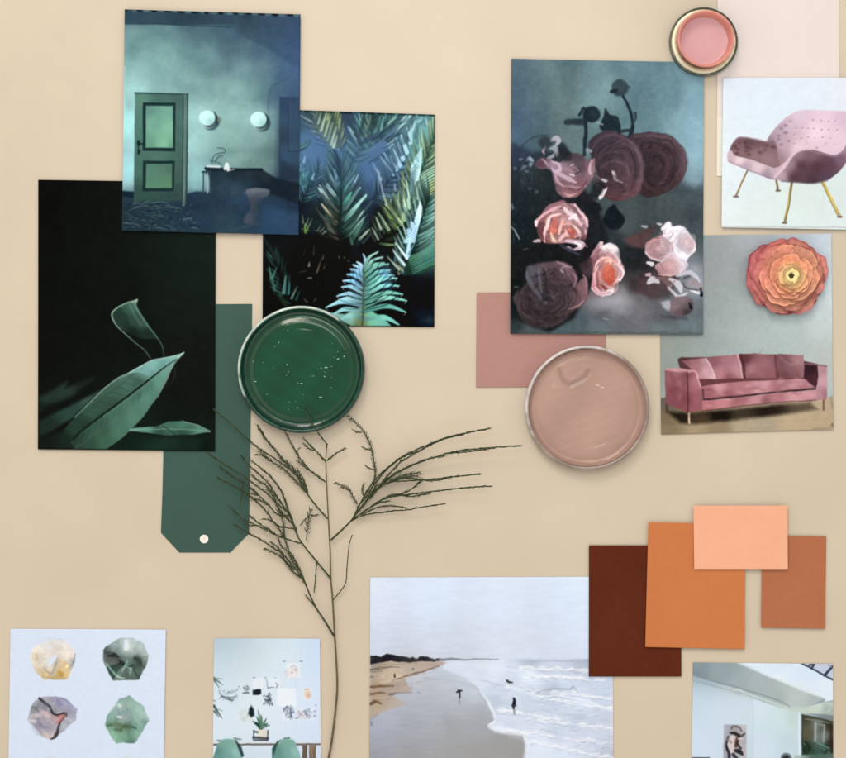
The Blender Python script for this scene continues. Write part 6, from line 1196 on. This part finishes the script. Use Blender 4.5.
def ct(x,y,r,a):
    k = 1+.05*math.sin(x*.09+y*.05)
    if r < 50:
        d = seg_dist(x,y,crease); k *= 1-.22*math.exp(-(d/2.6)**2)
    c = TAN*k
    if r > 54: c = lin((150,122,112))
    return tuple(c)
make_lid('round tin lid filled with dull tan paint, wrinkled near the top', 586.3, 407.7, 62.0, .8, M_rim_t, M_paint_t,
  [(58.0,8.0),(57.0,6.0),(55.6,4.0),(54.0,2.9),(52.4,2.5),(50,2.7),(48,2.9),(0,3.0)], ht, ct, 5,
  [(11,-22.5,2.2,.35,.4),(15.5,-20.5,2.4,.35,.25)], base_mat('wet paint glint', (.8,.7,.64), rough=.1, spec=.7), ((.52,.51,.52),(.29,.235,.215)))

# ----------------------------------------------------------------------------
# small sample pot: gold lacquered lid as a tray, pink-filled cup in it
# ----------------------------------------------------------------------------
def make_pot():
    root = empty('sample_pot', W(702.6, 43.0, 1.6)); tag(root, 'small pot of pink paint standing in a gold-lined lid', 'paint pot')
    b = MB(); R = 34.2
    b.lathe([(r*MM,q*MM) for r,q in [(R-1,0),(R,.6),(R,3.4),(R-.35,4.2),(R-.9,4.5),(R-1.5,4.0),(R-1.8,3.0)]], 140)
    b.build('rim', base_mat('dark tin edge', (.09,.11,.09), rough=.35, spec=.6, metal=.4, mottle=(120,.6,1.5)), root)
    b = MB()
    b.lathe([(r*MM,q*MM) for r,q in [(R-1.7,2.6),(R-2.3,3.5),(R-3.6,4.3),(R-5.2,4.5),(R-6.6,4.0),(R-7.6,2.8),(R-8.2,1.2),(R-10,.7),(4,.7),(.4,.7)]], 140)
    b.build('lid_tray', base_mat('cream and gold lacquered tin', (.74,.71,.53), rough=.33, spec=.5, metal=.25, mottle=(90,.9,1.08)), root)
    b = MB(); q0 = 28.3
    b.lathe([(r*MM,z*MM) for r,z in [(23,.8),(24.4,1.2),(25.6,5),(26.9,10.5),(q0-.3,13),(q0,14),(q0-.4,14.8),(q0-1.2,15.1),(q0-2.2,14.7),(q0-2.9,13.6),(q0-3.6,10.5),(q0-4.4,7.2),(q0-5.2,5.0),(10,4.4)]], 140)
    b.build('cup', base_mat('pink-stained plastic cup', tuple(lin((200,134,124))), rough=.42, spec=.35, mottle=(60,.86,1.08)), root)
    b = MB()
    b.lathe([(r*MM,z*MM) for r,z in [(q0-4.6,6.4),(q0-5.3,5.5),(q0-6.6,5.1),(14,5.0),(7,4.95),(.2,4.95)]], 120, wob=lambda r,z,a:(r*(1+.014*math.sin(3*a)+.006*math.sin(8*a)), z+.1*MM*math.sin(2*a+r*90)))
    b.build('paint', base_mat('wet pink paint', tuple(lin((206,160,168))), rough=.35, spec=.35), root)
make_pot()

# ----------------------------------------------------------------------------
# ranunculus flower head: layer on layer of thin petals
# ----------------------------------------------------------------------------
def make_flower():
    root = empty('ranunculus_flower', W(785.8, 277.2, .8)); tag(root, 'real orange and pink ranunculus flower head lying on the sofa print', 'flower')
    M = base_mat('petal', rough=.5, spec=.22, attr='tint')
    rnd = random.Random(23)
    rings = [(41.5,3.0,8,.58),(39.0,5.6,8,.54),(35,8.4,7,.60),(30.5,11.0,7,.62),(25.8,13.3,6,.70),(21.2,15.3,6,.72),(17.0,16.8,6,.78),(13.0,18.0,5,.90),(9.4,18.6,5,.98)]
    for k, (re_, ze, n, hw) in enumerate(rings):
        off = rnd.uniform(0, 6.28); fr = re_/42.
        for q in range(n):
            th = off+2*math.pi*(q+rnd.uniform(-.22,.22))/n; h = hw*rnd.uniform(.8,1.25)
            NU, NV = 16, 11; vs, cs = [], []
            p1, p2, p3, p4 = rnd.uniform(0,6.28), rnd.uniform(0,6.28), rnd.uniform(-1,1), rnd.uniform(.8,1.25)
            R = re_*rnd.uniform(.86,1.05)*(.97 if abs(math.sin(th)) > .8 else 1.0); rb = max(.5, re_-17) if re_ > 20 else re_*.55+1.2; dz = rnd.uniform(-.5,.9); tilt = rnd.uniform(-1.6,1.6)
            tone = rnd.uniform(.90,1.10)
            for j in range(NV+1):
                v = j/NV
                for i in range(NU+1):
                    u = -1+2*i/NU
                    edge = max(0., 1-abs(u)**3)**.5
                    vv = v*(.55+.45*edge)
                    wav = .8*math.sin(4.5*u+p1)+.6*math.sin(9*u+p2)
                    r = rb+(R-rb)*vv+wav*v**3*1.2*fr
                    lip = 1.7*p4*max(0,(v-.72)/.28)**2
                    z = ze+dz+1.6*(1-v)+lip-1.1*u*u*(.4+v)+tilt*u*v+wav*.35*v**2+.25*math.sin(6*u+p2)*v
                    a = th+u*h
                    x, y = r*math.cos(a), r*math.sin(a)
                    vs.append((x*MM, y*MM, max(.2,z)*MM))
                    inner = np.array((240,214,148.)); mid = np.array((222,158,130.)); outer = np.array((210,142,128.))
                    c = inner+(mid-inner)*min(1,max(0,(fr-.22)/.28)) if fr < .5 else mid+(outer-mid)*(fr-.5)/.5
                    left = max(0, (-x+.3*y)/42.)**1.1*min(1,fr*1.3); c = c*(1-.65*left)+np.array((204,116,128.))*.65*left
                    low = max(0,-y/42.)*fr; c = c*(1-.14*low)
                    tip = max(0,(v-.8)/.2)
                    if fr > .8: c = c+(np.array((150,72,96.))-c)*.5*tip**2
                    else: c = c+(np.array((250,192,150.))-c)*.55*tip
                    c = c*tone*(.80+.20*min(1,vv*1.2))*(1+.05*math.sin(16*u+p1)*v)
                    cs.append(tuple(lin(np.clip(c,0,255))))
            fs = [(j*(NU+1)+i, j*(NU+1)+i+1, (j+1)*(NU+1)+i+1, (j+1)*(NU+1)+i) for j in range(NV) for i in range(NU)]
            b = MB(); b.add(vs, fs, 0, cs); b.build('petal', M, root, attr='tint')
    b = MB()
    b.lathe([(r*MM,z*MM) for r,z in [(8.6,15),(8.4,18.2),(7.2,19.6),(5.4,20.1),(3.8,19.8),(2.9,18.8),(.2,18)]], 40, wob=lambda r,z,a:(r*(1+.06*math.sin(4*a+r*900)),z+.25*MM*math.sin(5*a)))
    b.build('inner_petals', base_mat('cream petals', tuple(lin((244,226,164))), rough=.5, spec=.2, mottle=(300,.88,1.06)), root)
    b = MB()
    b.lathe([(r*MM,z*MM) for r,z in [(2.2,17.5),(2.4,19.2),(1.9,19.9),(1.0,20.1),(.1,20.1)]], 24, wob=lambda r,z,a:(r*(1+.2*math.sin(5*a)),z))
    b.build('flower_centre', base_mat('dark green flower centre', (.035,.04,.015), rough=.5, spec=.2), root)
make_flower()

# ----------------------------------------------------------------------------
# dried asparagus-like twig
# ----------------------------------------------------------------------------
def make_twig():
    root = empty('twig', W(333, 700, 0)); ox, oy, _ = root.location
    tag(root, 'dry dark green feathery twig with fine side branches', 'twig')
    M_s = base_mat('twig bark', tuple(lin((96,88,64))), rough=.6, spec=.2, mottle=(300,.7,1.25))
    M_b = base_mat('dry dark green needles', tuple(lin((56,68,46))), rough=.6, spec=.2, mottle=(200,.65,1.35))
    rnd = random.Random(7)
    def A(pts): return [(240+x/3.475, 540+y/3.475) for x,y in pts]
    def B(pts): return [(205+x/4.7375, 400+y/4.7375) for x,y in pts]
    def C(pts): return [(320+x/4.0286, 400+y/4.0286) for x,y in pts]
    def path(pts, zs, n=6):
        P = cat_rom(np.array(pts,float), n); k = len(P)
        z = np.interp(np.linspace(0,1,k), np.linspace(0,1,len(zs)), zs)
        return [tuple(np.array(W(x,y,q))-np.array((ox,oy,0))) for (x,y),q in zip(P,z)]
    def strand(b, pts, zs, r0, r1, needles=0, nl=3.4, spread=.42, frm=.0, kf=1.4):
        P = path(pts, zs, 8); k = len(P)
        b.tube(P, [(r0+(r1-r0)*i/(k-1))*MM*kf for i in range(k)], 6)
        if needles:
            L = [0]
            for i in range(1,k): L.append(L[-1]+np.linalg.norm(np.array(P[i])-np.array(P[i-1])))
            needles = int(L[-1]/MM*1.05)+2; spread = max(spread*1.5, .34)
            for q in range(needles):
                t = frm+(1-frm)*(q+rnd.random())/needles; s = t*L[-1]
                i = min(k-2, max(0, int(np.searchsorted(L, s))-1)); d = np.array(P[i+1])-np.array(P[i]); d /= np.linalg.norm(d)+1e-9
                p0 = np.array(P[i])+d*(s-L[i]); side = 1 if q%2 else -1
                a = spread*rnd.uniform(.35,1.25)*side; ln = nl*rnd.uniform(.55,1.25)*MM
                dd = np.array((d[0]*math.cos(a)-d[1]*math.sin(a), d[0]*math.sin(a)+d[1]*math.cos(a), d[2]+rnd.uniform(-.25,.3)))
                p1 = p0+dd*ln*.55; p2 = p0+(dd*.8+d*.35)*ln
                b.tube([p0,p1,p2],[.26*MM,.31*MM,.09*MM],4)
    s = MB()
    strand(s, A([(300,800),(308,757),(320,690),(335,560),(338,480),(330,335),(322,200),(316,130),(312,0)])[:-1]+B([(594,715),(588,600),(580,440),(574,290),(578,225)]), [2.0,2.2,2.6,3.2,4.5,5.5], 1.15, .5, kf=1.05)
    s.build('stem', M_s, root)
    def branch(parts):
        b = MB()
        for a in parts: strand(b, *a)
        b.build('branch', M_b, root)
    # top and right-hand small branches
    branch([(B([(578,225),(575,200),(540,155),(505,95),(475,35)]),[5.5,9.5,11.5,12.5],.5,.22,16,2.2), (B([(578,215),(584,205)]),[5.5,6],.4,.3)])
    branch([(B([(580,285),(625,250),(668,227)]),[5.2,6],.55,.3,6,2.4)])
    branch([(B([(573,290),(545,258),(525,235),(500,210),(472,180)]),[5.2,6.5,9.5,11],.5,.22,16,3.2), (B([(525,235),(500,232),(470,205)]),[6.5,8],.3,.2,6,2.5)])
    branch([(B([(575,388),(500,330),(450,270),(420,215),(385,150)]),[4.8,6,9,11],.55,.22,22,3.0), (B([(500,335),(470,310),(440,285)]),[6,6.5],.3,.2,8,2.6), (B([(450,270),(440,240),(455,225)]),[7,7.5],.3,.2,5,2.4)])
    branch([(B([(582,560),(530,500),(485,440),(440,360),(400,315),(340,240),(290,180),(255,120)]),[4.4,5,6,7.5],.65,.2,46,4.2,.35,.28),
            (B([(485,440),(430,380),(380,330),(320,290),(260,240)]),[5,6.5],.4,.2,40,4.4,.4), (B([(480,420),(455,370),(420,320),(385,285)]),[5,6.2],.35,.2,26,4.0,.4), (B([(490,445),(470,380),(440,330)]),[5,5.6],.3,.2,16,3.6,.4),
            (B([(400,325),(340,280),(250,220),(180,160),(110,95),(50,45)]),[6,7,8.5],.36,.16,30,3.2,.3), (B([(320,290),(280,262),(240,258)]),[6,6.4],.3,.15,10,3)])
    # right-hand fan
    branch([(C([(45,562),(85,525),(125,485),(160,440),(200,385),(230,340)]),[3.8,5,7,8],.75,.4,16,3.4,.4,.5),
            (C([(130,480),(190,365),(240,300),(290,260),(340,222),(400,192),(460,168),(520,145),(600,128),(680,112)]),[5,8,11,14],.5,.22,60,3.6,.2,.15),
            (C([(160,440),(240,345),(300,295),(340,275),(400,248),(470,225),(540,205),(620,195),(720,186),(800,181)]),[5.5,8,12,15],.5,.2,64,3.6,.22,.15),
            (C([(190,400),(240,352),(290,328),(360,322),(430,318),(540,305),(640,295)]),[6,8,11,12],.45,.22,46,3.4,.2,.1),
            (C([(130,480),(200,432),(240,405),(280,390),(340,380),(400,372),(480,362),(560,352),(620,347),(685,343)]),[5,7,9,11],.45,.2,52,3.4,.2,.1),
            (C([(125,487),(160,468),(200,457),(250,450),(300,443),(350,440),(400,430),(500,415)]),[5,6,7,8],.42,.2,36,3.2,.2,.1),
            (C([(280,385),(330,375),(370,355),(412,318)]),[7,8],.34,.2,18,3.6,.3), (C([(280,330),(335,308),(395,302)]),[7,7.5],.3,.2,22,4.2,.45), (C([(250,345),(310,312),(360,296),(405,290)]),[7,7.5],.3,.2,24,4.2,.45), (C([(200,400),(250,330),(310,262),(330,240)]),[6.5,8],.34,.2,24,4,.3), (C([(170,450),(230,415),(280,405)]),[6,6.6],.3,.2,14,3.4,.3), (C([(330,245),(380,215),(440,180)]),[8,10],.3,.2,20,3.6,.3), (C([(215,345),(262,285),(320,235),(390,205)]),[6.5,9],.3,.18,1,3.4,.3), (C([(255,335),(330,280),(420,240),(500,222)]),[7,9.5],.3,.18,1,3.6,.28), (C([(300,320),(360,312),(450,322),(520,310)]),[7,9],.3,.18,1,3.6,.3), (C([(210,425),(290,380),(370,385),(440,372)]),[6,8],.3,.18,1,3.6,.3), (C([(160,462),(235,430),(300,425),(350,432)]),[5.5,7],.3,.18,1,3.4,.3), (C([(420,190),(500,155),(570,138)]),[9.5,12],.26,.16,1,3,.25), (C([(500,214),(600,205),(690,192)]),[10,12],.26,.16,1,3,.25)])
    branch([(C([(150,430),(185,390),(215,340),(224,290),(215,230),(205,180),(180,130),(150,95),(112,62)]),[5,6.5,8.5,10],.45,.2,34,3.6,.55,.1), (C([(170,130),(150,128),(135,120)]),[8,8.4],.26,.16,4,2.4), (C([(208,200),(185,195),(170,185)]),[8,8.4],.26,.16,6,2.4), (C([(222,280),(195,270),(185,262)]),[8,8],.26,.16,6,2.6)])
    branch([(C([(152,418),(135,390),(122,362),(100,345),(62,332)]),[5,6,6.6],.4,.2,12,3.0,.5), (C([(122,365),(105,355),(85,350)]),[6,6.2],.26,.16,5,2.4), (C([(180,395),(172,360),(178,335)]),[6,7],.28,.18,8,3)])
    # lower side sprigs
    branch([(A([(322,208),(350,175),(368,145),(372,100),(376,50),(380,20)])+B([(682,690),(697,640)]),[3,4,5],.42,.2,6,1.6,.2)])
    branch([(B([(482,662),(487,600),(497,540),(500,512)]),[4,5],.35,.2,18,4.2,.9,.2), (B([(495,545),(470,570),(460,585)]),[5,5],.2,.12,6,2.6), (B([(498,540),(520,545),(540,540)]),[5,5],.2,.12,6,2.6)])
    branch([(A([(258,180),(264,120),(268,75)]),[3,4],.36,.2,8,2.0,.3)])
    branch([(A([(268,237),(250,215),(230,190)]),[3,3.5],.36,.2,6,2.0,.3)])
    # the wide left-hand fan
    up = [4,5.5,7.5,9.5]
    branch([(A([(316,132),(295,105),(270,75),(240,38),(222,15)])+B([(445,650)]),[4,4.6,5],.7,.5),
            (B([(445,650),(425,590),(395,530),(350,465),(310,400),(262,350),(215,308),(178,262)]),[5,6.5,9],.45,.2,1,4.0,.3), (B([(440,640),(412,560),(392,500),(370,440),(338,388),(292,338),(230,288)]),[5,6.5,9],.42,.2,1,4.0,.3),
            (B([(405,545),(350,540),(310,500),(262,452),(214,408),(150,368),(82,318)]),[5.5,7,9],.42,.2,1,3.8,.3), (B([(395,530),(340,482),(298,440),(245,402),(205,370),(150,335),(84,292),(20,248)]),[5.5,7.5,10],.4,.18,1,3.6,.28),
            (B([(430,610),(385,600),(340,588),(300,532),(252,482),(200,440),(130,400),(70,368)]),[5,6.5,8.5],.4,.18,1,3.8,.3), (B([(360,480),(330,440),(290,400),(250,375),(225,350)]),[6,7.5],.34,.18,1,3.8,.4), (B([(420,585),(380,545),(345,500),(330,455),(300,420)]),[5.5,7],.34,.18,1,3.8,.4)])
    branch([(B([(170,495),(180,450),(188,388)]),[8,8.5],.3,.18,1,3,.3), (B([(310,500),(265,470),(228,466)]),[6.5,7],.3,.16,1,3.4,.4), (B([(262,452),(225,440),(205,455)]),[7,7.4],.28,.16,1,3.2,.4)])
    branch([(B([(459,677),(400,660),(350,640),(290,610),(230,582),(180,558),(122,498)]),[4.5,6,7.5],.42,.18,1,3.6,.3), (B([(340,635),(310,612),(270,588),(214,545)]),[5.5,6.5],.34,.18,1,3.8,.4), (B([(380,652),(350,600),(322,570),(280,560)]),[5.5,6.5],.32,.16,1,3.6,.4), (B([(250,590),(215,590),(190,580)]),[6.5,7],.28,.16,1,3,.4)])
    branch([(A([(328,332),(295,278),(265,232),(245,190),(225,140)]),[3,3.6,4.2],.75,.5), (A([(225,140),(206,95),(185,55)])+B([(395,700),(378,640),(372,565),(350,520)]),[4.2,5,7],.45,.2,1,4,.32),
            (A([(235,165),(215,125),(180,80),(150,45)])+B([(335,702),(272,660),(215,630),(148,588)]),[4.2,5.5,7],.4,.18,1,3.8,.3), (A([(222,132),(190,112),(150,62),(120,42),(88,27)]),[4.2,5,6],.4,.2,1,3.8,.34), (A([(205,100),(185,70),(165,35)])+B([(365,690),(350,655)]),[4.5,6],.36,.18,1,3.8,.4), (A([(190,100),(160,70),(135,25),(110,5)]),[4.5,6],.36,.2,1,3.6,.4)])
make_twig()

# ----------------------------------------------------------------------------
# camera and light
# ----------------------------------------------------------------------------
cam = bpy.data.cameras.new('camera'); co = bpy.data.objects.new('camera', cam); COL.objects.link(co)
co.location = (0, 0, CAM_H); co.rotation_euler = (0, 0, 0)
cam.sensor_fit = 'HORIZONTAL'; cam.sensor_width = 36
cam.lens = 36*CAM_H/(846*MM)
cam.clip_start = .05; cam.clip_end = 50
sc.camera = co

w = bpy.data.worlds.new('World'); sc.world = w; w.use_nodes = True
nt = w.node_tree; bg = nt.nodes['Background']
tc = nt.nodes.new('ShaderNodeTexCoord'); sx = nt.nodes.new('ShaderNodeSeparateXYZ'); mr = nt.nodes.new('ShaderNodeMapRange')
nt.links.new(tc.outputs['Generated'], sx.inputs[0]); nt.links.new(sx.outputs['Z'], mr.inputs['Value'])
mr.interpolation_type = 'SMOOTHSTEP'
mr.inputs['From Min'].default_value = .60; mr.inputs['From Max'].default_value = .88      # dim ceiling, lighter walls
mr.inputs['To Min'].default_value = 1.27; mr.inputs['To Max'].default_value = .47
nt.links.new(mr.outputs['Result'], bg.inputs['Strength'])
bg.inputs['Color'].default_value = (1.0, .90, .80, 1)

def area(name, loc, target, size, energy, color, size_y=None):
    l = bpy.data.lights.new(name, 'AREA'); l.shape = 'RECTANGLE' ; l.size = size; l.size_y = size_y or size
    l.energy = energy; l.color = color
    o = bpy.data.objects.new(name, l); COL.objects.link(o); o.location = loc
    from mathutils import Vector
    o.rotation_euler = (Vector(target)-Vector(loc)).to_track_quat('-Z', 'Y').to_euler()
    return o
area('window_light', (-.9, 3.0, 2.5), (0, 0, 0), 1.2, 54, (1.0, .89, .775), 1.1)
area('ceiling_light', (-.03, .64, 1.4), (-.03, .1, 0), .6, 5.2, (.96, .985, .95))
sc.view_settings.view_transform = 'Standard'; sc.view_settings.look = 'None'
sc.view_settings.exposure = 0; sc.view_settings.gamma = 1
